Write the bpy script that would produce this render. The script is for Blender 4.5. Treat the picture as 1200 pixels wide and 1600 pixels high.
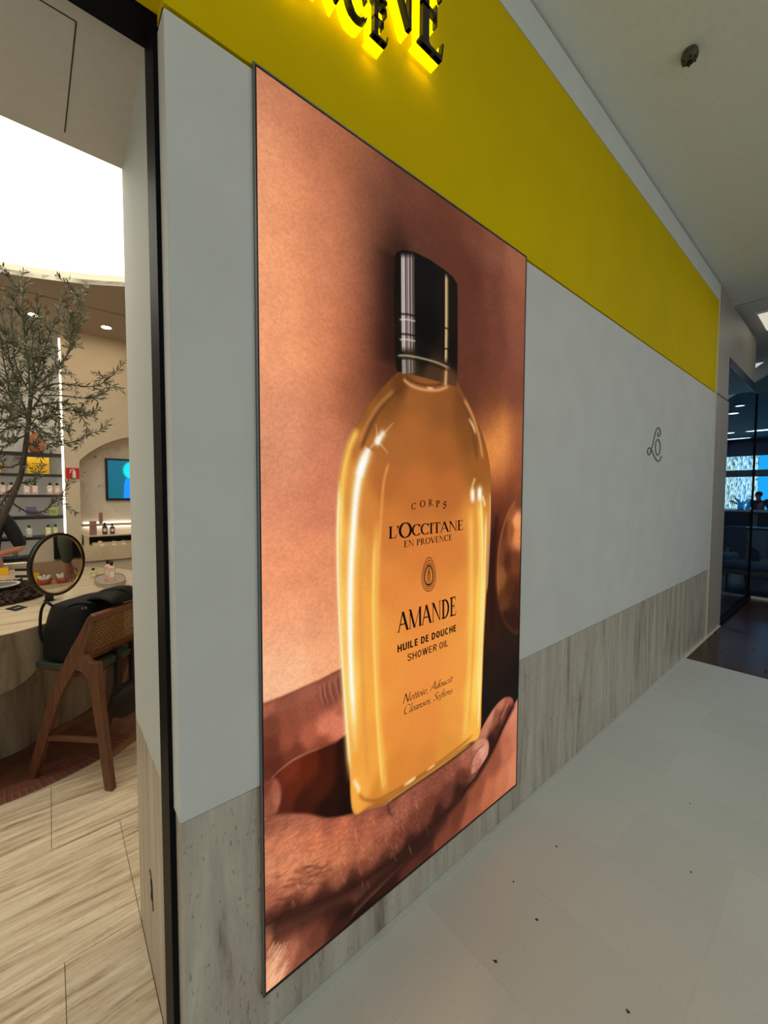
import bpy, bmesh, math, random
import numpy as np
from mathutils import Vector, Matrix

for _o in list(bpy.data.objects):
    bpy.data.objects.remove(_o, do_unlink=True)
S = bpy.context.scene
COL = S.collection
rnd = random.Random(7)
R = math.radians


def lin(c):
    """8-bit sRGB triple -> linear rgb"""
    out = []
    for v in c:
        v = v / 255.0
        out.append(v / 12.92 if v <= 0.04045 else ((v + 0.055) / 1.055) ** 2.4)
    return tuple(out)


# ------------------------------------------------------------------ camera
# x runs along the shopfront, y goes into the shop (shopfront face at y = 0), z up
cam_d = bpy.data.cameras.new('camera')
cam = bpy.data.objects.new('camera', cam_d)
COL.objects.link(cam)
S.camera = cam
YAW, PITCH, ROLL, FPX = R(50.0413), R(-2.6092), R(0.1962), 624.507
Fv = Vector((math.cos(YAW) * math.cos(PITCH), math.sin(YAW) * math.cos(PITCH), math.sin(PITCH)))
Rv = Vector((math.sin(YAW), -math.cos(YAW), 0))
Uv = Rv.cross(Fv)
Rv, Uv = Rv * math.cos(ROLL) + Uv * math.sin(ROLL), Uv * math.cos(ROLL) - Rv * math.sin(ROLL)
m = Matrix((Rv, Uv, -Fv)).transposed().to_4x4()
m.translation = (0, -1.0006, 1.5)
cam.matrix_world = m
cam_d.sensor_fit = 'VERTICAL'
cam_d.sensor_height = 24.0
cam_d.lens = 24.0 * FPX / 1600.0
cam_d.clip_start = 0.02

# ------------------------------------------------------------------ world, exposure
w = bpy.data.worlds.new('world')
S.world = w
w.use_nodes = True
bg = w.node_tree.nodes['Background']
bg.inputs[0].default_value = (0.91, 0.96, 0.95, 1)
bg.inputs[1].default_value = 0.60
S.view_settings.view_transform = 'Standard'
S.view_settings.look = 'None'
S.view_settings.exposure = 0.0
S.view_settings.gamma = 1.0
S.view_settings.use_curve_mapping = False


def area(name, loc, rot, size, power, col, shape='DISK'):
    d = bpy.data.lights.new(name, 'AREA')
    d.shape = shape
    d.size = size
    d.energy = power
    d.color = col
    o = bpy.data.objects.new(name, d)
    o.location = loc
    o.rotation_euler = rot
    COL.objects.link(o)
    return o


# ------------------------------------------------------------------ materials
def mat(name, col, rough=0.5, metal=0.0, var=0.0, scale=8.0, stretch=(1, 1, 1), col2=None, bump=0.0,
        bscale=60.0, emit=None, estr=0.0, spec=0.5, coords='Object', trans=0.0, alpha=None, objvar=0.0, detail=4.0,
        ramp=(0.35, 0.65), sheen=0.0):
    mt = bpy.data.materials.new(name)
    mt.use_nodes = True
    nt = mt.node_tree
    b = nt.nodes['Principled BSDF']
    c1 = lin(col)
    b.inputs['Base Color'].default_value = (*c1, 1)
    b.inputs['Roughness'].default_value = rough
    b.inputs['Metallic'].default_value = metal
    b.inputs['Specular IOR Level'].default_value = spec
    if sheen:
        b.inputs['Sheen Weight'].default_value = sheen
    if trans:
        b.inputs['Transmission Weight'].default_value = trans
    if emit:
        b.inputs['Emission Color'].default_value = (*lin(emit), 1)
        b.inputs['Emission Strength'].default_value = estr
    tc = nt.nodes.new('ShaderNodeTexCoord')
    if col2 is not None or var:
        mp = nt.nodes.new('ShaderNodeMapping')
        mp.inputs['Scale'].default_value = stretch
        nt.links.new(tc.outputs[coords], mp.inputs[0])
        nz = nt.nodes.new('ShaderNodeTexNoise')
        nz.inputs['Scale'].default_value = scale
        nz.inputs['Detail'].default_value = detail
        nt.links.new(mp.outputs[0], nz.inputs['Vector'])
        rp = nt.nodes.new('ShaderNodeValToRGB')
        rp.color_ramp.elements[0].position = ramp[0]
        rp.color_ramp.elements[1].position = ramp[1]
        if col2 is None:
            rp.color_ramp.elements[0].color = (*[v * (1 - var) for v in c1], 1)
            rp.color_ramp.elements[1].color = (*[min(1, v * (1 + var)) for v in c1], 1)
        else:
            rp.color_ramp.elements[0].color = (*lin(col2), 1)
            rp.color_ramp.elements[1].color = (*c1, 1)
        nt.links.new(nz.outputs['Fac'], rp.inputs[0])
        last = rp.outputs[0]
    else:
        last = None
    if objvar:
        oi = nt.nodes.new('ShaderNodeObjectInfo')
        hs = nt.nodes.new('ShaderNodeHueSaturation')
        mr = nt.nodes.new('ShaderNodeMapRange')
        mr.inputs['To Min'].default_value = 1 - objvar
        mr.inputs['To Max'].default_value = 1 + objvar
        nt.links.new(oi.outputs['Random'], mr.inputs['Value'])
        nt.links.new(mr.outputs[0], hs.inputs['Value'])
        if last:
            nt.links.new(last, hs.inputs['Color'])
        else:
            hs.inputs['Color'].default_value = (*c1, 1)
        last = hs.outputs[0]
    if last:
        nt.links.new(last, b.inputs['Base Color'])
    if bump:
        n2 = nt.nodes.new('ShaderNodeTexNoise')
        n2.inputs['Scale'].default_value = bscale
        n2.inputs['Detail'].default_value = 3
        nt.links.new(tc.outputs[coords], n2.inputs['Vector'])
        bp = nt.nodes.new('ShaderNodeBump')
        bp.inputs['Strength'].default_value = bump
        bp.inputs['Distance'].default_value = 0.01
        nt.links.new(n2.outputs['Fac'], bp.inputs['Height'])
        nt.links.new(bp.outputs[0], b.inputs['Normal'])
    return mt


def travertine(name, light, mid, dark, rough, stretch, scale=6.0, pits=True, objvar=0.0, bump=0.15):
    """stone with stretched veins and small pits"""
    mt = bpy.data.materials.new(name)
    mt.use_nodes = True
    nt = mt.node_tree
    N, L = nt.nodes, nt.links
    b = N['Principled BSDF']
    b.inputs['Roughness'].default_value = rough
    tc = N.new('ShaderNodeTexCoord')
    geo = N.new('ShaderNodeNewGeometry')
    mp = N.new('ShaderNodeMapping')
    mp.inputs['Scale'].default_value = stretch
    L.new(geo.outputs['Position'], mp.inputs[0])
    n1 = N.new('ShaderNodeTexNoise')
    n1.inputs['Scale'].default_value = scale
    n1.inputs['Detail'].default_value = 8
    n1.inputs['Roughness'].default_value = 0.68
    n1.inputs['Distortion'].default_value = 0.4
    L.new(mp.outputs[0], n1.inputs['Vector'])
    rp = N.new('ShaderNodeValToRGB')
    e = rp.color_ramp.elements
    e[0].position = 0.3
    e[0].color = (*lin(dark), 1)
    e[1].position = 0.66
    e[1].color = (*lin(light), 1)
    x = e.new(0.46)
    x.color = (*lin(mid), 1)
    L.new(n1.outputs['Fac'], rp.inputs[0])
    last = rp.outputs[0]
    if pits:
        mp2 = N.new('ShaderNodeMapping')
        mp2.inputs['Scale'].default_value = tuple(0.35 * s + 0.65 for s in stretch)
        L.new(geo.outputs['Position'], mp2.inputs[0])
        n2 = N.new('ShaderNodeTexNoise')
        n2.inputs['Scale'].default_value = 55
        n2.inputs['Detail'].default_value = 2
        L.new(mp2.outputs[0], n2.inputs['Vector'])
        r2 = N.new('ShaderNodeValToRGB')
        r2.color_ramp.elements[0].position = 0.27
        r2.color_ramp.elements[0].color = (0.35, 0.32, 0.28, 1)
        r2.color_ramp.elements[1].position = 0.36
        r2.color_ramp.elements[1].color = (1, 1, 1, 1)
        L.new(n2.outputs['Fac'], r2.inputs[0])
        mx = N.new('ShaderNodeMix')
        mx.data_type = 'RGBA'
        mx.blend_type = 'MULTIPLY'
        mx.inputs['Factor'].default_value = 0.6
        L.new(last, mx.inputs['A'])
        L.new(r2.outputs[0], mx.inputs['B'])
        last = mx.outputs['Result']
        bp = N.new('ShaderNodeBump')
        bp.inputs['Strength'].default_value = bump
        bp.inputs['Distance'].default_value = 0.004
        L.new(r2.outputs[0], bp.inputs['Height'])
        L.new(bp.outputs[0], b.inputs['Normal'])
    if objvar:
        oi = N.new('ShaderNodeObjectInfo')
        hs = N.new('ShaderNodeHueSaturation')
        mr = N.new('ShaderNodeMapRange')
        mr.inputs['To Min'].default_value = 1 - objvar
        mr.inputs['To Max'].default_value = 1 + objvar
        L.new(oi.outputs['Random'], mr.inputs['Value'])
        L.new(mr.outputs[0], hs.inputs['Value'])
        L.new(last, hs.inputs['Color'])
        last = hs.outputs[0]
    L.new(last, b.inputs['Base Color'])
    return mt


def glass(name, tint, gloss=0.04, rough=0.0):
    mt = bpy.data.materials.new(name)
    mt.use_nodes = True
    nt = mt.node_tree
    N, L = nt.nodes, nt.links
    N.remove(N['Principled BSDF'])
    tr = N.new('ShaderNodeBsdfTransparent')
    tr.inputs[0].default_value = (*tint, 1)
    gl = N.new('ShaderNodeBsdfGlossy')
    gl.inputs['Roughness'].default_value = rough
    gl.inputs['Color'].default_value = (0.9, 0.95, 1, 1)
    lw = N.new('ShaderNodeLayerWeight')
    lw.inputs[0].default_value = 0.5
    pw = N.new('ShaderNodeMath')
    pw.operation = 'POWER'
    pw.inputs[1].default_value = 5.0
    fr = N.new('ShaderNodeMath')
    fr.operation = 'MULTIPLY_ADD'
    fr.inputs[1].default_value = 0.25
    fr.inputs[2].default_value = gloss
    L.new(lw.outputs['Facing'], pw.inputs[0])
    L.new(pw.outputs[0], fr.inputs[0])
    mx = N.new('ShaderNodeMixShader')
    L.new(fr.outputs[0], mx.inputs[0])
    L.new(tr.outputs[0], mx.inputs[1])
    L.new(gl.outputs[0], mx.inputs[2])
    L.new(mx.outputs[0], N['Material Output'].inputs['Surface'])
    return mt


def emitter(name, col, strength):
    mt = bpy.data.materials.new(name)
    mt.use_nodes = True
    nt = mt.node_tree
    b = nt.nodes['Principled BSDF']
    b.inputs['Base Color'].default_value = (*lin(col), 1)
    b.inputs['Emission Color'].default_value = (*lin(col), 1)
    b.inputs['Emission Strength'].default_value = strength
    return mt


M = {}
M['plaster'] = mat('painted_plaster', (216, 217, 212), 0.75, var=0.03, scale=5, bump=0.08, bscale=90)
M['plaster_edge'] = mat('plaster_edge', (205, 208, 202), 0.7)
M['base_stone'] = travertine('grey_travertine', (206, 201, 184), (184, 175, 160), (128, 114, 102), 0.45, (4.2, 4.2, 0.5), 3.0, bump=.3)
M['jamb_stone'] = travertine('jamb_travertine', (205, 192, 172), (186, 172, 152), (150, 136, 118), 0.4, (10, 10, 0.5), 2.4)
M['yellow'] = mat('yellow_fascia', (222, 192, 0), 0.7, var=0.03, scale=3, bump=0.05, bscale=200, spec=0.06)
M['white_trim'] = mat('white_trim', (226, 228, 224), 0.6, var=0.02, bump=0.04)
M['ceiling'] = mat('mall_ceiling', (232, 234, 226), 0.85, var=0.02, scale=30, bump=0.12, bscale=220)
M['black_metal'] = mat('black_metal', (14, 14, 16), 0.35, spec=0.4)
M['frame_black'] = mat('frame_black', (8, 9, 14), 0.55, spec=0.12)
M['grey_metal'] = mat('grey_metal', (120, 124, 124), 0.35, metal=0.7)
M['tile'] = mat('mall_tile', (226, 231, 226), 0.2, col2=(213, 218, 212), scale=260, detail=2, objvar=0.035, spec=0.45)
M['grout'] = mat('mall_grout', (238, 238, 228), 0.8)
M['crumb'] = mat('floor_crumb', (70, 62, 52), 0.9)
M['beige_panel'] = mat('beige_panel', (176, 168, 156), 0.5, var=0.04, scale=2, stretch=(6, 6, 0.6))
M['dark_wood'] = mat('dark_wood_floor', (84, 52, 38), 0.22, col2=(52, 31, 24), scale=9, stretch=(14, 0.8, 1), objvar=0.18, coords='Object')
M['shop_wall'] = mat('shop_wall', (214, 200, 176), 0.8, var=0.03, scale=4, bump=0.05)
M['soffit'] = mat('shop_soffit', (208, 202, 192), 0.85, var=0.02, scale=40, bump=0.08, bscale=200)
M['shop_ceiling'] = mat('shop_ceiling', (176, 160, 144), 0.85)
M['cove_rim'] = mat('cove_rim', (225, 218, 196), 0.7)
M['shop_floor'] = travertine('shop_travertine', (236, 222, 194), (208, 187, 156), (124, 98, 72), 0.3, (0.55, 7, 1), 5.0, objvar=0.05)
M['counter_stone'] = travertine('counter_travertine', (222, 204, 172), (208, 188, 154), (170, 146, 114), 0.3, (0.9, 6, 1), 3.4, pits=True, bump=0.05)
M['table_side_shaded'] = travertine('shaded_side_travertine', (150, 134, 112), (128, 112, 92), (92, 78, 62), 0.5, (5, 5, 0.8), 2.4, pits=True)  # same stone as the table top, with the shade on its sides put into the colour
M['brick'] = mat('terracotta_brick', (128, 76, 60), 0.7, col2=(104, 58, 46), scale=30, objvar=0.12, bump=0.1)
M['terracotta'] = mat('terracotta_floor', (112, 68, 48), 0.6, col2=(92, 54, 38), scale=10)
M['mortar'] = mat('brick_mortar', (158, 130, 112), 0.9)
M['walnut'] = mat('walnut', (112, 68, 42), 0.4, col2=(88, 52, 33), scale=7, stretch=(14, 14, 1.2), detail=5)
M['walnut_h'] = mat('walnut_rail', (112, 68, 42), 0.4, col2=(88, 52, 33), scale=7, stretch=(2, 2, 14), detail=5)
M['cane'] = mat('woven_cane', (152, 112, 62), 0.6, col2=(122, 84, 44), scale=120)
M['cane_dark'] = mat('cane_backing', (40, 24, 14), 0.9)
M['seat_green'] = mat('green_seat_fabric', (54, 60, 50), 0.8, var=0.1, scale=90)
M['bag_black'] = mat('black_bag_leather', (14, 13, 13), 0.6, bump=0.15, bscale=40, spec=0.25)
M['bag_brown'] = mat('dark_brown_bag', (30, 20, 16), 0.6, bump=0.1, bscale=30, spec=0.3)
M['mirror'] = mat('mirror_glass', (235, 235, 235), 0.02, metal=1.0)
M['brass'] = mat('brass', (190, 150, 80), 0.25, metal=1.0)
M['bark'] = mat('olive_bark', (74, 62, 52), 0.85, col2=(50, 42, 36), scale=30, bump=0.3)
M['leaf'] = mat('olive_leaf', (104, 108, 78), 0.5, col2=(52, 56, 38), scale=26, spec=0.5)
M['mulch'] = mat('bark_mulch', (66, 42, 30), 0.9, col2=(40, 24, 16), scale=40, objvar=0.2)
M['shelf_black'] = mat('black_shelf', (26, 24, 24), 0.4)
M['skin_light'] = mat('skin', (190, 130, 100), 0.55, var=0.05, scale=12)
M['shirt_black'] = mat('black_cotton', (14, 14, 15), 0.85)
M['trouser'] = mat('dark_trousers', (18, 18, 20), 0.85)
M['sweater'] = mat('green_sweater', (84, 94, 84), 0.9, var=0.1, scale=60)
M['hair'] = mat('dark_hair', (24, 18, 15), 0.6)
M['silhouette'] = mat('navy_jacket', (22, 26, 34), 0.8)
M['screen_frame'] = mat('screen_frame', (10, 10, 12), 0.35)
M['white_plastic'] = mat('white_plastic', (232, 228, 220), 0.4)
M['red_sign'] = mat('red_sign', (205, 24, 34), 0.45)
M['yellow_box'] = mat('yellow_box', (236, 184, 16), 0.5)
M['orange_clay'] = mat('orange_clay', (188, 122, 84), 0.65, var=0.08, scale=10)
M['led_warm'] = emitter('led_warm', (255, 240, 212), 4.0)
M['led_cool'] = emitter('led_cool', (250, 246, 240), 5.0)
M['downlight'] = emitter('downlight', (255, 226, 186), 70.0)
M['mall_lamp'] = emitter('mall_lamp', (255, 246, 236), 150.0)
M['dome'] = emitter('luminous_dome', (255, 250, 236), 2.1)
M['sign_glow'] = emitter('sign_glow', (255, 240, 0), 1.0)


# ------------------------------------------------------------------ mesh helpers
class MB:
    def __init__(self):
        self.v, self.f = [], []

    def box(self, x0, y0, z0, x1, y1, z1):
        b = len(self.v)
        self.v += [(x0, y0, z0), (x1, y0, z0), (x1, y1, z0), (x0, y1, z0), (x0, y0, z1), (x1, y0, z1), (x1, y1, z1), (x0, y1, z1)]
        self.f += [tuple(b + i for i in q) for q in ((0, 3, 2, 1), (4, 5, 6, 7), (0, 1, 5, 4), (1, 2, 6, 5), (2, 3, 7, 6), (3, 0, 4, 7))]
        return self

    def loft(self, A, B, cap=True):
        """two equal rings of 3D points"""
        n, b = len(A), len(self.v)
        self.v += [tuple(p) for p in A] + [tuple(p) for p in B]
        for i in range(n):
            j = (i + 1) % n
            self.f.append((b + i, b + j, b + n + j, b + n + i))
        if cap:
            self.f.append(tuple(b + i for i in reversed(range(n))))
            self.f.append(tuple(b + n + i for i in range(n)))
        return self

    def rings(self, rs, cap=True):
        n, b = len(rs[0]), len(self.v)
        for r in rs:
            self.v += [tuple(p) for p in r]
        for k in range(len(rs) - 1):
            for i in range(n):
                j = (i + 1) % n
                self.f.append((b + k * n + i, b + k * n + j, b + (k + 1) * n + j, b + (k + 1) * n + i))
        if cap:
            self.f.append(tuple(b + i for i in reversed(range(n))))
            self.f.append(tuple(b + (len(rs) - 1) * n + i for i in range(n)))
        return self

    def tube(self, pts, rad, n=8, cap=True):
        pts = [Vector(p) for p in pts]
        if not isinstance(rad, (list, tuple)):
            rad = [rad] * len(pts)
        up = Vector((0.13, 0.21, 0.97)).normalized()
        rs = []
        prev = None
        for i, p in enumerate(pts):
            t = (pts[min(i + 1, len(pts) - 1)] - pts[max(i - 1, 0)]).normalized()
            if prev is None:
                a = t.cross(up)
                if a.length < 1e-3:
                    a = t.cross(Vector((1, 0, 0)))
            else:
                a = prev - t * prev.dot(t)
            a.normalize()
            prev = a
            bb = t.cross(a)
            rs.append([p + (a * math.cos(2 * math.pi * k / n) + bb * math.sin(2 * math.pi * k / n)) * rad[i] for k in range(n)])
        return self.rings(rs, cap)

    def lathe(self, prof, c=(0, 0, 0), n=20, sx=1, sy=1):
        closed = prof[0] == prof[-1]
        rs = [[(c[0] + r * sx * math.cos(2 * math.pi * k / n), c[1] + r * sy * math.sin(2 * math.pi * k / n), c[2] + z) for k in range(n)] for r, z in prof]
        return self.rings(rs, cap=not closed)

    def obox(self, c, ax, ay, az):
        """oriented box: centre and three half-axis vectors"""
        c, ax, ay, az = Vector(c), Vector(ax), Vector(ay), Vector(az)
        A = [c - ax - ay - az, c + ax - ay - az, c + ax + ay - az, c - ax + ay - az]
        return self.loft(A, [p + 2 * az for p in A])

    def poly(self, pts):
        b = len(self.v)
        self.v += [tuple(p) for p in pts]
        self.f.append(tuple(range(b, b + len(pts))))
        return self

    def build(self, name, material, parent=None, smooth=False, bevel=0.0, origin=None, sub=0):
        me = bpy.data.meshes.new(name)
        V = np.array(self.v, dtype=float)
        if origin is None:
            lo, hi = V.min(0), V.max(0)
            origin = ((lo[0] + hi[0]) / 2, (lo[1] + hi[1]) / 2, lo[2])
        V = V - np.array(origin)
        me.from_pydata([tuple(p) for p in V], [], self.f)
        bm = bmesh.new()
        bm.from_mesh(me)
        bmesh.ops.recalc_face_normals(bm, faces=bm.faces)
        bm.to_mesh(me)
        bm.free()
        if smooth:
            me.polygons.foreach_set('use_smooth', [True] * len(me.polygons))
        me.materials.append(M[material] if isinstance(material, str) else material)
        o = bpy.data.objects.new(name, me)
        COL.objects.link(o)
        o.location = origin
        if parent:
            put(o, parent)
        if bevel:
            mo = o.modifiers.new('bevel', 'BEVEL')
            mo.width = bevel
            mo.segments = 2
            mo.limit_method = 'ANGLE'
        if sub:
            mo = o.modifiers.new('subd', 'SUBSURF')
            mo.levels = mo.render_levels = sub
        if smooth and bevel == 0 and sub == 0:
            pass
        return o


WLOC = {}


def wloc(o):
    p = o.parent
    if p is None:
        return Vector(o.location)
    return wloc(p) + o.matrix_parent_inverse.translation + Vector(o.location)


def put(o, parent):
    """make o a child while it keeps its place"""
    o.parent = parent
    o.matrix_parent_inverse = Matrix.Translation(-wloc(parent))


def thing(name, loc, label, cat, group=None):
    o = bpy.data.objects.new(name, None)
    o.empty_display_size = 0.05
    o.location = loc
    COL.objects.link(o)
    return tag(o, label, cat, group)


def tag(o, label, cat, group=None):
    o['label'] = label
    o['category'] = cat
    if group:
        o['group'] = group
    return o


def struct(o, label=None):
    o['kind'] = 'structure'
    if label:
        o['label'] = label
    return o


def inst(me, name, loc, parent, rz=0.0, scale=None):
    o = bpy.data.objects.new(name, me)
    COL.objects.link(o)
    o.location = loc
    o.rotation_euler = (0, 0, rz)
    if scale:
        o.scale = scale
    if parent:
        put(o, parent)
    return o


def smooth_line(pts, k=8, closed=False):
    """Catmull-Rom through 2D or 3D points"""
    P = [np.array(p, float) for p in pts]
    n = len(P)
    out = []
    rng = range(n) if closed else range(n - 1)
    for i in rng:
        if closed:
            a, b, c, d = P[(i - 1) % n], P[i], P[(i + 1) % n], P[(i + 2) % n]
        else:
            a, b, c, d = P[max(i - 1, 0)], P[i], P[i + 1], P[min(i + 2, n - 1)]
        for j in range(k):
            t = j / k
            out.append(0.5 * ((2 * b) + (-a + c) * t + (2 * a - 5 * b + 4 * c - d) * t * t + (-a + 3 * b - 3 * c + d) * t ** 3))
    if not closed:
        out.append(P[-1])
    return out


# ================================================================== STRUCTURE
XC, XJ, XE = 0.216, 0.21, 5.27          # pier corner, jamb face, end of the shopfront
ZM, ZF, ZY, ZC = 0.72, 2.548, 3.463, 3.65

# --- mall floor: slab, then single tiles
floor = struct(MB().box(-9, -9, -0.12, 4.45, 0.05, -0.0012).build('floor', 'grout'), 'pale grey tiled floor of the mall passage')
tile_mb = MB().box(-0.1788, -0.1768, -0.006, 0.1788, 0.1768, 0.0)
tile_proto = None
for iy in range(9):
    for ix in range(-3, 11):
        x0 = 0.66 + 0.3605 * ix
        y0 = -0.375 + 0.356 - 0.356 * iy
        cx, cy = x0 + 0.18, y0 - 0.178
        if tile_proto is None:
            tile_proto = tile_mb.build('tile', 'tile', None, origin=(0, 0, 0))
            tile_proto.location = (cx, cy, 0)
            put(tile_proto, floor)
            mo = tile_proto.data
        else:
            wx = 1.0
            if cx + 0.18 > 4.45:
                wx = (4.45 - (cx - 0.18)) / 0.3605
                cx = (4.45 + cx - 0.18) / 2
                if wx < 0.1:
                    continue
            inst(mo, 'tile', (cx, cy, 0), floor, scale=(wx, 1, 1) if wx < 1 else None)
# thin edge row against the wall
edge = MB().box(-0.42, -0.017, -0.006, 4.45, 0.004, 0.0).build('tile', 'tile', floor)
# the mall floor further out, left of and behind the viewer
struct(MB().box(-9, -9, -0.006, -0.44, 0.004, 0.0).build('floor', 'tile'), 'tiled floor of the mall passage left of the viewer')
struct(MB().box(-0.42, -9, -0.006, 4.45, -3.24, 0.0).build('floor', 'tile'), 'tiled floor of the mall passage behind the viewer')

# crumbs of dirt on the tiles
for k, (x, y, r, lb) in enumerate(((1.34, -0.19, .006, 'tiny dark dirt speck on the tiles, farthest of those near the lightbox'), (1.28, -0.32, .008, 'small dark dirt crumb on a tile joint below the lightbox'), (1.06, -0.30, .008, 'larger dark dirt crumb on the tiles nearest the lower picture edge'),
                                   (1.62, -0.22, .006, 'tiny elongated dirt speck on the tiles right of the lightbox'), (1.25, -0.62, .007, 'tiny dark dirt speck out on the near passage tiles'), (1.92, -0.62, .006, 'tiny dark dirt speck on a far tile joint at the right'), (2.35, -0.52, .006, 'tiny dark dirt speck on the farthest passage tiles'))):
    c = MB().rings([[(x + r * .7 * q * (1 + .4 * math.sin(3 * a + k)) * math.cos(a), y + r * .7 * q * (1 + .4 * math.cos(2 * a + k)) * math.sin(a), z) for a in [i * math.pi / 4 for i in range(8)]] for q, z in ((1, 0.0002), (.6, .0015))]).build('dirt_speck', 'crumb')
    tag(c, lb, 'dirt', 'dirt specks on the tiles')

# --- shopfront wall: painted field, stone base, yellow fascia, white top band
wall = struct(MB().box(XC, 0.0, ZM, XE, 0.50, ZF - 0.004).build('wall_front', 'plaster', bevel=0.004), 'pale grey painted shopfront wall around the lightbox')
struct(MB().box(XC + 0.004, 0.006, 0.0, XE, 0.50, ZM - 0.004).build('baseboard_front', 'base_stone', bevel=0.002), 'grey veined travertine base along the shopfront')
struct(MB().box(XC + 0.01, 0.010, ZM - 0.004, XE, 0.48, ZM).build('trim_1', 'crumb'), 'thin dark joint between painted wall and stone base')
struct(MB().box(XC, 0.0, ZF + 0.004, XE, 0.06, ZY).box(-3.2, 0.0, 2.577, XC, 0.06, ZY).build('trim_2', 'yellow'), 'long yellow fascia band above the shopfront')
struct(MB().box(XC, 0.012, ZF - 0.004, XE, 0.05, ZF + 0.004).build('trim_3', 'crumb'), 'thin dark joint under the yellow fascia')
struct(MB().box(-3.2, 0.0, ZY + 0.006, XE, 0.06, ZC - 0.014).build('trim_4', 'white_trim'), 'white band between yellow fascia and ceiling')
struct(MB().box(-3.2, 0.012, ZY, XE, 0.05, ZY + 0.006).build('trim_5', 'crumb'), 'thin dark joint above the yellow fascia')
struct(MB().box(-3.2, 0.03, ZC - 0.014, XE, 0.06, ZC).build('trim_6', 'crumb'), 'dark shadow gap under the mall ceiling')
struct(MB().box(-3.2, 0.062, 2.62, XE, 0.50, ZC).build('wall_upper', 'soffit'), 'wall core above the shop opening')

# --- the reveal of the opening: jamb, stone jamb base, black frame, header
struct(MB().box(XJ, 0.155, 0.735, XC + 0.02, 0.583, 2.60).build('wall_jamb', 'plaster_edge'), 'pale painted jamb of the shop opening')
jb = struct(MB().box(XJ, 0.155, 0.0, XC + 0.02, 0.583, 0.728).build('baseboard_jamb', 'jamb_stone'), 'travertine lower part of the jamb')
struct(MB().box(XJ + .001, 0.155, 0.728, XC + 0.02, 0.583, 0.735).build('trim_7', 'cove_rim'), 'light joint on the jamb between stone and paint')
struct(MB().box(XC + 0.02, 0.5, 0, 2.0, 0.583, 3.1).build('wall_inner', 'shop_wall'), 'inner face of the shopfront wall')
fr = struct(MB().box(XJ - 0.004, 0.062, 0.0, XC + 0.02, 0.153, 2.61).build('door_1', 'frame_black'), 'black upright frame of the shop opening')
MB().box(-2.4, 0.062, 2.574, XJ - 0.004, 0.153, 2.61).build('header', 'frame_black', fr)
MB().box(-2.4, 0.154, 2.592, XJ, 0.172, 2.61).build('header_strip', 'grey_metal', fr)
struct(MB().box(-2.7, 0.0, 0.0, -2.4, 0.583, 2.548).build('wall_pier', 'plaster'), 'painted pier on the far side of the shop opening')
struct(MB().box(-6.5, 0.0, 0.0, -2.7, 0.2, ZC).build('wall_left', 'plaster'), 'painted mall wall left of the shop')
# engraved mark on the jamb base
mark = MB()
for pts in ([(.372, .335), (.352, .318), (.343, .30), (.338, .262), (.333, .232)], [(.362, .312), (.356, .295), (.362, .285)], [(.352, .29), (.357, .268), (.352, .255)], [(.36, .262), (.352, .25)]):
    mark.tube([(XJ - 0.0008, y, z) for y, z in smooth_line(pts, 4)], 0.0016, 5)
mark.build('engraved_mark', 'black_metal', jb)

# --- soffit over the entrance with an access panel joint
sof = struct(MB().loft([(-2.4, .172, 2.598), (XJ + .03, .172, 2.598), (XJ + .03, .583, 2.552), (-2.4, .583, 2.552)], [(-2.4, .172, 2.62), (XJ + .03, .172, 2.62), (XJ + .03, .583, 2.62), (-2.4, .583, 2.62)]).build('ceiling_soffit', 'soffit'), 'soffit over the shop entrance')
jn = MB()
for a, b in (((.078, .212), (.064, .54)), ((.078, .212), (-.6, .214))):
    dx, dy = b[0] - a[0], b[1] - a[1]
    l = math.hypot(dx, dy)
    za, zb = [2.598 - (q_ - .172) / .411 * .046 for q_ in (a[1], b[1])]
    jn.obox(((a[0] + b[0]) / 2, (a[1] + b[1]) / 2, (za + zb) / 2), (dx / 2, dy / 2, (zb - za) / 2), (-dy / l * .0015, dx / l * .0015, 0), (0, 0, .0008))
jn.build('panel_joint', 'crumb', sof)

# --- mall ceiling and what lies beyond it
CEND = -2.9
struct(MB().box(-7, CEND, ZC, 6.05, 0.03, ZC + 0.2).build('ceiling', 'ceiling'), 'flat pale ceiling of the mall passage')
struct(MB().box(-7, -5.0, ZC, -0.4, CEND - .005, ZC + 0.2).build('ceiling', 'ceiling'), 'added unseen ceiling slab left of the viewer, dimming the left pier')  # unseen slab added to keep outside light off the left pier
struct(MB().box(6.06, CEND, ZC + .02, 9.0, 3.0, ZC + .25).build('ceiling_far', 'white_trim'), 'lighter ceiling in front of the lounge')
struct(MB().box(6.05, CEND, ZC - .0, 6.06, 0.0, ZC + .02).build('trim_8', 'crumb'), 'dark joint across the ceiling')

lp = thing('light_panel', (7.0, -.55, ZC), 'pale glowing ceiling panel in front of the lounge', 'light')
MB().box(6.55, -1.1, ZC + .012, 7.3, -.12, ZC + .02).build('diffuser', emitter('panel_glow', (255, 250, 226), .6), lp)
MB().box(6.53, -1.12, ZC + .006, 6.55, -.10, ZC + .02).build('rim', 'white_trim', lp)

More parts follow.
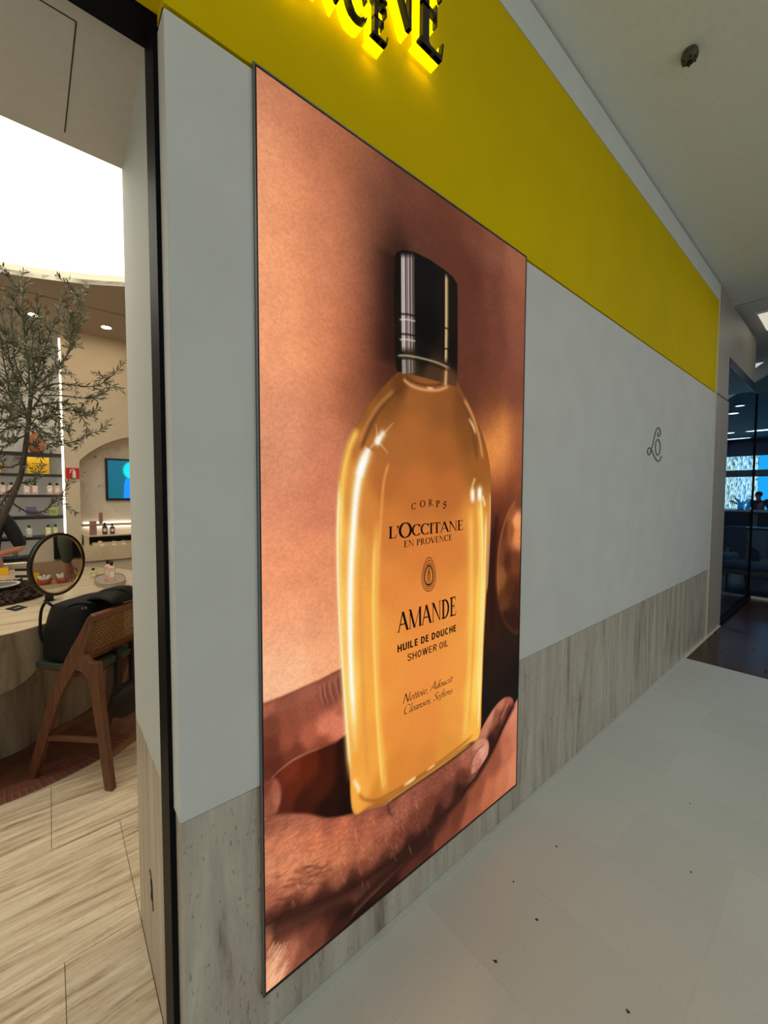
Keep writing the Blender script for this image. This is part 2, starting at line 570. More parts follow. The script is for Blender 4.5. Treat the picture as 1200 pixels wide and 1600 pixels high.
# sprinkler head on the mall ceiling
sp = thing('smoke_detector', (2.441, -0.386, ZC - 0.05), 'small round dark detector on the pale mall ceiling', 'detector')
MB().lathe([(.001, 0), (.022, 0), (.034, .012), (.036, .03), (.03, .05), (.001, .05)], (2.441, -.386, ZC - .05), 18).build('body', mat('detector_body', (92, 84, 66), .5, col2=(60, 56, 46), scale=60), sp, smooth=True)
MB().lathe([(.001, 0), (.012, 0), (.012, .01), (.001, .01)], (2.441, -.386, ZC - .056), 12).build('lens', 'black_metal', sp)
for k in range(6):
    a = k * math.pi / 3 + .3
    vx, vy = 2.441 + .027 * math.cos(a), -.386 + .027 * math.sin(a)
    MB().box(vx - .003, vy - .003, ZC - .049, vx + .003, vy + .003, ZC - .04).build('vent', 'black_metal', sp)

# --- mall downlights behind and beside the viewer
def mall_light(x, y, power, label):
    t = thing('ceiling_downlight', (x, y, ZC - 0.02), label, 'light', 'mall ceiling downlights')
    MB().lathe([(.06, 0.0), (.085, 0.0), (.085, .02), (.06, .02), (.06, 0.0)], (x, y, ZC - .02), 24).build('trim_ring', 'white_trim', t, smooth=False)
    MB().lathe([(.001, .006), (.06, .006), (.06, .012), (.001, .012)], (x, y, ZC - .02), 24).build('lamp', 'mall_lamp', t)
for x, y, lb in ((1.6, -1.9, 'behind'), (4.9, -1.3, 'ahead right of')):
    mall_light(x, y, 0, 'white recessed downlight in the mall ceiling ' + lb + ' the viewer')

# --- flush beige panel, header and glazing of the neighbouring lounge
pil = struct(MB().box(XE + .012, 0.0, 0.0, 5.92, 0.3, 2.545).build('wall_pilaster', 'beige_panel'), 'beige stone panel beside the lounge glazing')
MB().box(XE + .03, 0.0, 2.56, 5.86, 0.3, ZC).build('upper_panel', 'beige_panel', pil)
MB().box(5.86, 0.0, 3.04, 7.48, 0.3, 3.615).build('header_panel', 'beige_panel', pil)
MB().box(XE, -0.006, 0.0, XE + .022, 0.02, ZC - .02).build('edge_strip', 'cove_rim', pil)
MB().box(XE + .03, -0.0, 2.545, 5.92, 0.25, 2.56).build('panel_joint', 'crumb', pil)
M['navy'] = mat('navy_trim', (16, 30, 74), 0.35)
MB().box(5.9, 0.0, 2.93, 7.5, 0.3, 3.04).build('header_trim', 'navy', pil)

# dark wood floor
wf = struct(MB().box(4.45, -6, -0.1, 7.8, 0.1, -0.006).build('floor_wood', 'crumb'), 'dark brown plank floor in front of the lounge')
pl = MB().box(-0.0585, -0.695, -0.006, 0.0585, 0.695, 0.0).build('plank', 'dark_wood', None, origin=(0, 0, 0))
pme = pl.data
bpy.data.objects.remove(pl)
for i in range(28):
    x = 4.45 + 0.06 + 0.1197 * i
    o = (i * 0.53) % 1.4
    for j in range(-1, 3):
        y1 = 0.0 - o + 1.4 - j * 1.4
        y0 = y1 - 1.4
        y1 = min(y1, 0.0)
        if y1 - y0 < .05:
            continue
        inst(pme, 'plank', (x, (y0 + y1) / 2, 0), wf, scale=(1, (y1 - y0) / 1.4, 1))
MB().box(4.452, -0.02, -0.006, XE + .6, 0.006, 0.004).build('edge_profile', 'cove_rim', wf)

M['lounge_glass'] = glass('lounge_glass', (0.66, 0.80, 0.95), 0.02)
M['lounge_floor'] = mat('lounge_floor', (46, 44, 50), .35, var=.2, scale=3)
M['lounge_dark'] = mat('lounge_dark', (58, 70, 92), .6)
M['lounge_cab'] = mat('lounge_cabinet', (128, 130, 128), .5)
w1 = struct(MB().box(5.92, 0.012, 0.03, 7.79, 0.022, 2.95).build('window_1', 'lounge_glass'), 'blue tinted lounge glazing along the passage')
MB().box(5.92, -0.02, 0.0, 7.86, 0.05, 0.03).build('sill', 'frame_black', w1)
w2 = struct(MB().box(7.80, -2.6, 0.03, 7.81, 0.0, 2.95).build('window_2', 'lounge_glass'), 'blue tinted lounge glazing across the passage')
MB().box(7.79, -2.6, 0.0, 7.83, -0.02, 0.03).build('sill', 'cove_rim', w2)
MB().box(7.785, -0.003, 0.03, 7.80, 0.022, 2.95).build('edge', 'frame_black', w2)
struct(MB().box(5.92, 0.05, -0.1, 17.5, 5.0, 0.0).build('floor_lounge', 'lounge_floor'), 'dark floor of the lounge')
struct(MB().box(7.83, -4.0, -0.1, 17.5, 0.05, 0.0).build('floor_lounge', 'lounge_floor'), 'dark floor of the lounge beyond the cross glazing')
struct(MB().box(5.92, 5.0, 0, 17.5, 5.1, 3.6).build('wall_lounge', 'lounge_dark'), 'dark side wall of the lounge')
struct(MB().box(5.6, 0.3, 0, 5.9, 5.0, 3.6).build('wall_lounge', 'lounge_dark'), 'dark wall between shop and lounge')
struct(MB().box(17.4, -4, 0, 17.5, 5.0, 3.6).build('wall_lounge_end', 'lounge_dark'), 'end wall of the lounge around the windows')
struct(MB().box(6.0, -4.1, 0, 17.5, -4.0, 3.6).build('wall_lounge_far', 'lounge_dark'), 'far side wall of the lounge')
# lounge ceiling: white slanting fascia with the dark ceiling behind it
A0, A1 = (11.0, 1.183), (7.6, -0.345)
struct(MB().loft([(A0[0], A0[1], 3.30), (A1[0], A1[1], 3.30), (17.5, -4.0, 3.30), (17.5, 5, 3.3)], [(A0[0], A0[1], 3.34), (A1[0], A1[1], 3.34), (17.5, -4.0, 3.34), (17.5, 5, 3.34)]).build('ceiling_lounge', 'lounge_dark'), 'dark ceiling of the lounge')
dxy = Vector((A1[0] - A0[0], A1[1] - A0[1], 0)).normalized()
nrm = Vector((-dxy.y, dxy.x, 0))
mb = MB()
a0, a1 = Vector((A0[0], A0[1], 3.29)), Vector((A1[0], A1[1], 3.29))
mb.loft([a0, a1, a1 + nrm * -.03, a0 + nrm * -.03], [p + Vector((0, 0, .22)) for p in (a0, a1, a1 + nrm * -.03, a0 + nrm * -.03)])
struct(mb.build('trim_9', 'white_trim'), 'white slanting ceiling fascia over the lounge')


# ================================================================== SHOP SHELL
CZ = 3.1
sfloor = struct(MB().box(-3.6, 0.05, -0.12, 2.0, 4.62, -0.008).build('floor_shop', 'mortar'), 'striped travertine floor of the shop')
rows = [0.05, 0.58, 1.13, 1.60, 2.07, 2.54, 3.01, 3.48, 3.95]
offs = [0.0, 0.21, -0.03, 0.40, 0.1, -.2, .3, 0]
for r in range(len(rows) - 1):
    y0, y1 = rows[r] + .001, rows[r + 1] - .001
    xmax = XJ - .002 if r == 0 else 2.0
    x = offs[r] - 0.92 * 4
    while x < xmax - .05:
        xa, xb = max(x, -3.6), min(x + .918, xmax)
        if xb - xa > .05:
            MB().box(xa, y0, -0.008, xb, y1, 0.0).build('floor_slab', 'shop_floor', sfloor)
        x += .92
# terracotta disc and the soldier-course border round the table
BC = (-0.272, 2.62)
disc = [(BC[0] + .885 * math.cos(2 * math.pi * k / 64), BC[1] + .885 * math.sin(2 * math.pi * k / 64)) for k in range(64)]
tf = struct(MB().loft([(x, y, 0.0005) for x, y in disc], [(x, y, .003) for x, y in disc]).build('floor_terracotta', 'terracotta'), 'terracotta floor disc under the table')
ring = []
for k in range(65):
    ring.append((k / 64 * 2 * math.pi))
bd = MB()
bd.rings([[(BC[0] + r * math.cos(a), BC[1] + r * math.sin(a), z) for a in ring[:-1]] for r, z in ((.885, .0003), (1.028, .0003), (1.028, .002), (.885, .002), (.885, .0003))], cap=False)
bb = bd.build('brick_bed', 'mortar', tf)
nb = 232
bk = MB().box(-.0118, -.0685, 0.001, .0118, .0685, .0045).build('brick', 'brick', None, origin=(0, 0, 0), bevel=.001)
bme = bk.data
bpy.data.objects.remove(bk)
for k in range(nb):
    a = 2 * math.pi * k / nb
    x, y = BC[0] + .956 * math.cos(a), BC[1] + .956 * math.sin(a)
    if y < 2.7 and x > -.75:
        inst(bme, 'brick', (x, y, 0), tf, rz=a + math.pi / 2)

# walls of the shop
arch = [(0.895 + .8386 * math.cos(t), 1.2925 + .8386 * math.sin(t)) for t in np.linspace(math.acos((.244 - .895) / .8386), math.acos((1.546 - .895) / .8386), 25)]
outer = [(2.0, 0), (2.0, CZ), (.125, CZ), (.125, 0), (.244, 0)]
pf = outer + arch + [(1.546, 0)]
struct(MB().loft([(x, 4.10, z) for x, z in pf], [(x, 4.30, z) for x, z in pf]).build('wall_back', 'shop_wall'), 'beige back wall of the shop with an arched niche')
struct(MB().box(.125, 4.30, 0, 2.0, 4.36, CZ).build('wall_niche', mat('niche_wall', (226, 214, 196), .8, var=.03, scale=3)), 'pale back of the arched niche')
struct(MB().box(-3.6, 4.62, 0, .125, 4.68, CZ).build('wall_shelves', mat('shelf_wall', (226, 224, 216), .7)), 'white wall behind the black shelves')
struct(MB().box(2.0, 0.5, 0, 2.06, 4.68, CZ).build('wall_right', 'shop_wall'), 'right wall of the shop')
struct(MB().box(-3.66, 0.2, 0, -3.6, 4.68, CZ).build('wall_shop_left', 'shop_wall'), 'left wall of the shop')
struct(MB().box(-3.6, 0.2, 0, -2.4, 0.583, CZ).build('wall_shop_front', 'shop_wall'), 'front wall of the shop beyond the opening')
struct(MB().box(-2.4, 0.5, 2.62, XC + .02, .583, 3.4).build('wall_beam', 'soffit'), 'beam behind the soffit')
# ceiling with the big round luminous recess
DC, DR = (-0.96, 0.69), 2.5
arc = [(DC[0] + DR * math.cos(t), DC[1] + DR * math.sin(t)) for t in np.linspace(R(179.5), R(-2.4), 61)]
cp = [(x, max(y, .583)) for x, y in arc] + [(2.0, .583), (2.0, 4.62), (-3.6, 4.62), (-3.6, .75)]
struct(MB().loft([(x, y, CZ) for x, y in cp], [(x, y, CZ + .03) for x, y in cp]).build('ceiling_shop', 'shop_ceiling'), 'warm grey shop ceiling round the luminous recess')
rim = MB()
for (xa, ya), (xb, yb) in zip(arc[:-1], arc[1:]):
    b = len(rim.v)
    rim.v += [(xa, ya, CZ - .002), (xb, yb, CZ - .002), (xb, yb, CZ + .075), (xa, ya, CZ + .075)]
    rim.f.append((b, b + 1, b + 2, b + 3))
struct(rim.build('trim_10', 'cove_rim'), 'cream rim of the luminous ceiling recess')
dome = MB()
n = 48
dome.rings([[(max(-3.59, DC[0] + DR * q * 1.03 * math.cos(2 * math.pi * k / n)), max(.59, DC[1] + DR * q * 1.03 * math.sin(2 * math.pi * k / n)), CZ + h) for k in range(n)] for q, h in ((1.0, .078), (.9, .10), (.75, .16), (.5, .22), (.02, .25))])
dm = dome.build('luminous_dome', 'dome', smooth=True)
tag(dm, 'large round glowing white ceiling recess inside the shop', 'ceiling light')
struct(MB().box(-3.6, 3.335, CZ - .0015, 2.0, 3.343, CZ).build('trim_11', 'crumb'), 'thin dark joint across the shop ceiling')
# shop downlights
def shop_light(x, y, power, label, grp='shop ceiling downlights'):
    t = thing('recessed_downlight', (x, y, CZ - .006), label, 'light', grp)
    MB().lathe([(.04, 0), (.05, 0), (.05, .006), (.04, .006), (.04, 0)], (x, y, CZ - .006), 20).build('trim_ring', 'white_plastic', t)
    MB().lathe([(.001, .002), (.04, .002), (.04, .005), (.001, .005)], (x, y, CZ - .006), 20).build('lamp', 'downlight', t)
SHOP_P = 0
shop_light(-.064, 3.836, SHOP_P, 'glowing recessed downlight seen through the top of the olive tree')
shop_light(.468, 3.745, SHOP_P, 'glowing recessed downlight in the shop ceiling right of the olive tree')
shop_light(1.1, 3.7, SHOP_P, 'recessed downlight in the shop ceiling hidden behind the jamb')
shop_light(1.7, 2.2, SHOP_P, 'recessed downlight over the bowl counter of the shop')
# vertical led line beside the shelves
led = MB().box(.108, 4.13, .45, .124, 4.15, 3.02).build('led_strip', 'led_warm')
tag(led, 'vertical glowing light line at the right end of the shelves', 'light')


# ================================================================== LETTERING
def ribbon(pts, wid):
    """stroke of given widths as quads; returns list of polygons"""
    P = [np.array(p, float) for p in pts]
    L, Rr = [], []
    for i, p in enumerate(P):
        t = P[min(i + 1, len(P) - 1)] - P[max(i - 1, 0)]
        t = t / (np.linalg.norm(t) + 1e-9)
        nn = np.array([-t[1], t[0]])
        wv = wid(t) if callable(wid) else wid
        L.append(p + nn * wv / 2)
        Rr.append(p - nn * wv / 2)
    return [[Rr[i], Rr[i + 1], L[i + 1], L[i]] for i in range(len(P) - 1)]


def arcpts(cx, cy, rx, ry, a0, a1, n=22):
    return [(cx + rx * math.cos(R(a0 + (a1 - a0) * k / n)), cy + ry * math.sin(R(a0 + (a1 - a0) * k / n))) for k in range(n + 1)]


TK, TN, SE, SH = .165, .062, .075, .045


def nib(t):
    return TN + (TK - TN) * abs(t[1]) ** 1.3


def q(x0, y0, x1, y1):
    return [(x0, y0), (x1, y0), (x1, y1), (x0, y1)]


def dg(x0, y0, x1, y1, wv):
    return [(x0 - wv / 2, y0), (x0 + wv / 2, y0), (x1 + wv / 2, y1), (x1 - wv / 2, y1)]


def stem(x, wv=TK, top=True, bot=True):
    r = [q(x, 0, x + wv, 1)]
    if bot:
        r.append([(x - SE, 0), (x + wv + SE, 0), (x + wv + SE, SH * .7), (x + wv, SH * 2), (x, SH * 2), (x - SE, SH * .7)])
    if top:
        r.append([(x - SE, 1), (x - SE, 1 - SH * .7), (x, 1 - SH * 2), (x + wv, 1 - SH * 2), (x + wv + SE, 1 - SH * .7), (x + wv + SE, 1)])
    return r


def foot(x, y, d=1):
    return [(x - .11, y), (x + .11, y), (x + .11, y + d * SH * .7), (x - .11, y + d * SH * .7)]


def serif(ch):
    """serif capital: polygons in cap-height units, advance"""
    g = []
    if ch == 'A':
        g = [dg(.06, 0, .40, 1, TN * 1.3), dg(.78, 0, .40, 1, TK * 1.1), q(.2, .33, .65, .33 + TN), foot(.06, 0), foot(.78, 0)]
        return g, .86
    if ch == 'C' or ch == 'O':
        if ch == 'O':
            return ribbon(arcpts(.42, .5, .35, .475, 0, 360, 40), nib), .86
        g = ribbon(arcpts(.43, .5, .36, .475, 42, 312, 34), nib)
        return g + [[(.68, .99), (.74, .99), (.745, .66), (.70, .70), (.66, .84)], [(.665, .155), (.70, .10), (.755, .22), (.72, .25)]], .80
    if ch == 'D':
        g = stem(.1) + ribbon(arcpts(.25, .5, .42, .475, -90, 90, 24), nib) + [q(.1, 0, .28, TN), q(.1, 1 - TN, .28, 1)]
        return g, .80
    if ch == 'E':
        g = stem(.1) + [q(.1, 0, .58, TN), q(.1, 1 - TN, .55, 1), q(.1, .49, .45, .49 + TN)]
        g += [[(.42, 0), (.60, 0), (.65, .25), (.61, .25), (.56, TN), (.42, TN)], [(.42, 1), (.57, 1), (.59, .79), (.55, .79), (.5, 1 - TN), (.42, 1 - TN)], [(.43, .38), (.465, .38), (.465, .66), (.43, .66)]]
        return g, .68
    if ch == 'H':
        return stem(.1) + stem(.62) + [q(.2, .49, .65, .49 + TN)], .88
    if ch == 'I':
        return stem(.1), .36
    if ch == 'L':
        return stem(.1) + [q(.1, 0, .58, TN), [(.4, 0), (.60, 0), (.66, .27), (.61, .27), (.55, TN), (.4, TN)]], .66
    if ch == 'M':
        return [q(.1, 0, .1 + TN, 1), q(.88, 0, .88 + TK, 1), dg(.14, 1, .5, 0, TK), dg(.95, 1, .5, 0, TN), foot(.13, 0), foot(.95, 0), foot(.1, 1, -1), foot(.97, 1, -1)], 1.1
    if ch == 'N':
        return [q(.12, 0, .12 + TN, 1), q(.74, 0, .74 + TN, 1), [(.04, 1), (.24, 1), (.795, 0), (.73, 0)], foot(.147, 0), foot(.767, 1, -1), foot(.08, 1, -1)], .92
    if ch in 'PR':
        g = stem(.1) + ribbon(arcpts(.27, .735, .27, .24, -90, 90, 18), nib) + [q(.1, .475, .3, .475 + TN), q(.1, 1 - TN, .3, 1)]
        if ch == 'R':
            return g + [dg(.74, 0, .34, .5, TK), foot(.76, 0)], .84
        return g, .64
    if ch == 'S':
        c = smooth_line([(.50, .78), (.42, .94), (.27, .975), (.13, .87), (.14, .70), (.30, .55), (.46, .40), (.49, .20), (.36, .04), (.20, .03), (.08, .2)], 5)
        return ribbon(c, lambda t: TN + (TK - TN) * max(0, abs(t[0] - t[1]) - .45) * 1.3) + [q(.47, .72, .52, .98), q(.06, .02, .11, .28)], .60
    if ch == 'T':
        return stem(.3, top=False) + [q(.02, 1 - TN, .73, 1), [(.02, 1), (.02, .76), (.06, .76), (.12, 1 - TN)], [(.73, 1), (.73, .76), (.69, .76), (.63, 1 - TN)]], .74
    if ch == 'U':
        return [q(.1, .3, .1 + TK, 1), q(.66, .3, .66 + TN, 1), foot(.17, 1, -1), foot(.69, 1, -1)] + ribbon(arcpts(.43, .3, .26, .28, 180, 360, 16), nib), .84
    if ch == 'V':
        return [dg(.08, 1, .42, 0, TK * 1.1), dg(.74, 1, .42, 0, TN * 1.3), foot(.08, 1, -1), foot(.74, 1, -1)], .82
    if ch == "'":
        return [[(.05, 1.0), (.19, 1.0), (.19, .88), (.09, .70), (.06, .71), (.11, .86), (.05, .86)]], .22
    return [], .34


def sans(ch, wv):
    """condensed sans capital made of even strokes"""
    h = wv / 2
    P = []
    Wd = .44
    if ch == 'H':
        P = [[(0, 0), (0, 1)], [(Wd, 0), (Wd, 1)], [(0, .52), (Wd, .52)]]
    elif ch == 'U':
        P = [[(0, 1), (0, .25)] + arcpts(Wd / 2, .25, Wd / 2, .25 - h, 180, 360, 12) + [(Wd, 1)]]
    elif ch == 'I':
        P = [[(0, 0), (0, 1)]]
        Wd = 0
    elif ch == 'L':
        P = [[(0, 0), (0, 1)], [(0, h), (Wd * .85, h)]]
        Wd *= .85
    elif ch == 'E':
        P = [[(0, 0), (0, 1)], [(0, h), (Wd * .85, h)], [(0, 1 - h), (Wd * .85, 1 - h)], [(0, .52), (Wd * .75, .52)]]
        Wd *= .85
    elif ch == 'D':
        P = [[(0, 0), (0, 1)], [(0, 1 - h)] + arcpts(Wd * .45, .5, Wd * .55, .5 - h, 90, -90, 14) + [(0, h)]]
    elif ch == 'O':
        P = [arcpts(Wd / 2, .5, Wd / 2, .5 - h, 0, 360, 24)]
    elif ch == 'C':
        P = [arcpts(Wd / 2, .5, Wd / 2, .5 - h, 42, 318, 20)]
    elif ch == 'S':
        P = [smooth_line([(Wd, .76), (Wd * .8, .92), (Wd / 2, 1 - h), (Wd * .15, .9), (.02, .74), (Wd * .25, .58), (Wd * .75, .44), (Wd, .26), (Wd * .8, .1), (Wd / 2, h), (Wd * .15, .1), (0, .26)], 4)]
    elif ch == 'W':
        Wd = .72
        P = [[(0, 1), (Wd * .26, 0)], [(Wd * .26, 0), (Wd * .5, 1)], [(Wd * .5, 1), (Wd * .74, 0)], [(Wd * .74, 0), (Wd, 1)]]
    elif ch == 'R':
        P = [[(0, 0), (0, 1)], [(0, 1 - h), (Wd * .5, 1 - h)] + arcpts(Wd * .5, .74, Wd * .5, .26 - h, 90, -90, 10) + [(0, .48)], [(Wd * .5, .48), (Wd, 0)]]
    if not P:
        return [], .28
    g = []
    for s in P:
        g += ribbon(s, wv)
    g = [[(x + h, y) for x, y in pl_] for pl_ in g]
    return g, Wd + wv + .13


ITAL = {
    'N': ([[(.05, 0), (.12, 1)], [(.12, 1), (.55, 0)], [(.55, 0), (.62, 1)]], .72),
    'A': ([[(-.02, 0), (.45, 1)], [(.45, 1), (.58, 0)], [(.17, .36), (.52, .36)]], .66),
    'C': ([arcpts(.38, .5, .33, .49, 50, 310, 20)], .68),
    'S': ([smooth_line([(.5, .8), (.36, .98), (.18, .86), (.22, .62), (.40, .42), (.38, .14), (.18, .02), (.03, .18)], 5)], .52),
    'e': ([smooth_line([(.06, .22), (.30, .30), (.34, .42), (.24, .48), (.1, .36), (.07, .16), (.17, .02), (.35, .12)], 4)], .38),
    't': ([smooth_line([(.2, .72), (.13, .3), (.1, .08), (.18, .01), (.28, .1)], 4), [(.04, .46), (.3, .46)]], .28),
    'o': ([arcpts(.2, .24, .15, .23, 0, 360, 18)], .40),
    'i': ([smooth_line([(.03, .4), (.14, .46), (.09, .15), (.13, .01), (.24, .1)], 4), arcpts(.17, .68, .03, .03, 0, 360, 6)], .25),
    ',': ([smooth_line([(.09, .06), (.12, .0), (.03, -.14)], 3)], .2),
    ' ': ([], .26),
    'd': ([smooth_line([(.36, .4), (.22, .47), (.07, .25), (.08, .05), (.2, .03), (.34, .25)], 4), smooth_line([(.46, .98), (.37, .4), (.32, .08), (.38, .0), (.46, .1)], 4)], .46),
    'u': ([smooth_line([(.03, .42), (.13, .46), (.07, .12), (.15, .01), (.33, .3)], 4), smooth_line([(.37, .46), (.31, .12), (.36, .0), (.45, .1)], 4)], .45),
    'c': ([smooth_line([(.33, .38), (.24, .47), (.08, .28), (.08, .08), (.18, .01), (.33, .12)], 4)], .35),
    'l': ([smooth_line([(.2, 1.0), (.1, .3), (.07, .08), (.12, .0), (.22, .1)], 4)], .23),
    'a': ([smooth_line([(.36, .4), (.22, .47), (.07, .25), (.08, .05), (.2, .03), (.34, .25)], 4), smooth_line([(.39, .46), (.32, .1), (.37, .0), (.46, .1)], 4)], .46),
    'n': ([smooth_line([(.03, .4), (.12, .46), (.05, 0)], 4), smooth_line([(.08, .22), (.25, .45), (.35, .42), (.29, .1), (.34, 0), (.44, .1)], 4)], .45),
    's': ([smooth_line([(.3, .4), (.2, .47), (.09, .38), (.2, .24), (.26, .1), (.14, .0), (.02, .08)], 4)], .32),
    'f': ([smooth_line([(.46, .92), (.36, 1.0), (.24, .7), (.12, -.1), (.02, -.24), (-.08, -.18)], 5), [(.06, .46), (.36, .46)]], .3),
}


def ital(ch):
    st, adv = ITAL.get(ch, ([], .3))
    g = []
    for s in st:
        g += ribbon(s, lambda t: .035 + .05 * abs(t[0] * .5 - t[1]) ** 1.2)
    return g, adv


def line_of(text, font, track=0.0, first_scale=None):
    """polygons of a line in cap heights, total width"""
    x, out = 0.0, []
    for i, ch in enumerate(text):
        g, adv = font(ch)
        s = 1.0
        if first_scale and i in first_scale:
            s = first_scale[i]
        out.append((ch, [[(x + px * s, py * s - (s - 1) * .25) for px, py in pl_] for pl_ in g]))
        x += adv * s + track
    return out, x - track


# ================================================================== LIGHTBOX PRINT
PX0, PX1, PZ0, PZ1 = 0.418, 1.647, 0.138, 2.547
PW, PH = PX1 - PX0, PZ1 - PZ0
# measured places on the print -> metres on the print (plane-to-plane map through its four corners)
_src = [(400, 106), (819, 407), (803, 1225), (413, 1547)]
_dst = [(0, PH), (PW, PH), (PW, 0), (0, 0)]
_A, _b = [], []
for (x, y), (u, v) in zip(_src, _dst):
    _A += [[x, y, 1, 0, 0, 0, -u * x, -u * y], [0, 0, 0, x, y, 1, -v * x, -v * y]]
    _b += [u, v]
_h = np.append(np.linalg.solve(np.array(_A, float), np.array(_b, float)), 1).reshape(3, 3)


def pp(x, y):
    d = _h @ np.array([x, y, 1.0])
    return np.array([d[0] / d[2], d[1] / d[2]])


def PPs(pts):
    return [pp(*p) for p in pts]


NX, NZ = 440, 860
GX, GZ = np.meshgrid(np.linspace(0, PW, NX), np.linspace(0, PH, NZ))
IMG = np.zeros((NZ, NX, 3))


def window(pts, pad):
    P = np.array(pts)
    lo, hi = P.min(0) - pad, P.max(0) + pad
    i0, i1 = np.clip([int(lo[0] / PW * (NX - 1)), int(hi[0] / PW * (NX - 1)) + 2], 0, NX)
    j0, j1 = np.clip([int(lo[1] / PH * (NZ - 1)), int(hi[1] / PH * (NZ - 1)) + 2], 0, NZ)
    return slice(j0, j1), slice(i0, i1)


def segdist(X, Y, pts, closed=False, want_t=False):
    d = np.full(X.shape, 1e9)
    T = np.zeros(X.shape)
    n = len(pts)
    for i in range(n if closed else n - 1):
        a, b = pts[i], pts[(i + 1) % n]
        vx, vy = b[0] - a[0], b[1] - a[1]
        t = np.clip(((X - a[0]) * vx + (Y - a[1]) * vy) / (vx * vx + vy * vy + 1e-12), 0, 1)
        dd = np.hypot(X - a[0] - t * vx, Y - a[1] - t * vy)
        if want_t:
            T = np.where(dd < d, (i + t) / max(1, n - 1), T)
        d = np.minimum(d, dd)
    return (d, T) if want_t else d


def inside(X, Y, pts):
    r = np.zeros(X.shape, bool)
    n = len(pts)
    for i in range(n):
        (xa, ya), (xb, yb) = pts[i], pts[(i + 1) % n]
        if ya == yb:
            continue
        c = ((ya > Y) != (yb > Y)) & (X < (xb - xa) * (Y - ya) / (yb - ya) + xa)
        r ^= c
    return r


def field(X, Y, smp, p=2.2, e=.012, sig=None):
    """smooth colour field through colour samples (measured place, 8-bit rgb)"""
    num = np.zeros(X.shape + (3,))
    den = np.zeros(X.shape)
    for s in smp:
        u, v = pp(s[0], s[1])
        d2 = ((X - u) * 1.25) ** 2 + (Y - v) ** 2
        wt = np.exp(-d2 / (2 * sig * sig)) + 1e-7 / (d2 + .01) if sig else 1.0 / (d2 + e * e) ** p
        num += wt[..., None] * np.array(s[2:5], float)
        den += wt
    return num / den[..., None]


def shape(outline, smp, soft=.004, smooth=True, closed_k=6, p=2.2, e=.012, alpha=1.0, rim=None):
    """paint a soft-edged region; rim=(width m, rgb, strength) shades along the inside of its edge"""
    pts = PPs(outline)
    if smooth:
        pts = smooth_line(pts, closed_k, closed=True)
    sl = window(pts, soft * 2)
    X, Y = GX[sl], GZ[sl]
    ins = inside(X, Y, pts)
    d = segdist(X, Y, pts, closed=True)
    sd = np.where(ins, -d, d)
    a = np.clip(.5 - sd / (2 * soft), 0, 1) * alpha
    c = field(X, Y, smp, p, e)
    if rim:
        k = np.exp(-(d / rim[0]) ** 1.5) * rim[2]
        c = c * (1 - k[..., None]) + np.array(rim[1], float) * k[..., None]
    IMG[sl] = IMG[sl] * (1 - a[..., None]) + c * a[..., None]


def stroke(line, wid, rgb, alpha=1.0, power=2.0, taper=False, k=6, add=False, wid2=None, soft_ends=.10):
    """soft line; wid in metres (may change to wid2 along it)"""
    pts = PPs(line)
    if len(pts) > 2:
        pts = smooth_line(pts, k)
    sl = window(pts, max(wid, wid2 or 0) * 3)
    X, Y = GX[sl], GZ[sl]
    d, T = segdist(X, Y, pts, want_t=True)
    ww = wid + ((wid2 if wid2 is not None else wid) - wid) * T
    a = np.exp(-(d / ww) ** power) * alpha
    if soft_ends and len(line) > 2 and not taper:
        a = a * np.clip(T / soft_ends, 0, 1) * np.clip((1 - T) / soft_ends, 0, 1)
    if taper:
        a = a * np.clip(np.sin(np.pi * np.clip(T, .0, 1)), 0, 1) ** .6
    if add:
        IMG[sl] = IMG[sl] + a[..., None] * np.array(rgb, float)
    else:
        IMG[sl] = IMG[sl] * (1 - a[..., None]) + np.array(rgb, float) * a[..., None]


def vnoise(cx, cy, seed):
    """smooth value noise on the print, cells cx by cy metres"""
    g = np.random.RandomState(seed)
    nx, ny = int(PW / cx) + 3, int(PH / cy) + 3
    t = g.rand(ny, nx)
    fx, fy = GX / cx, GZ / cy
    ix, iy = fx.astype(int), fy.astype(int)
    fx, fy = fx - ix, fy - iy
    fx, fy = fx * fx * (3 - 2 * fx), fy * fy * (3 - 2 * fy)
    return (t[iy, ix] * (1 - fx) + t[iy, ix + 1] * fx) * (1 - fy) + (t[iy + 1, ix] * (1 - fx) + t[iy + 1, ix + 1] * fx) * fy


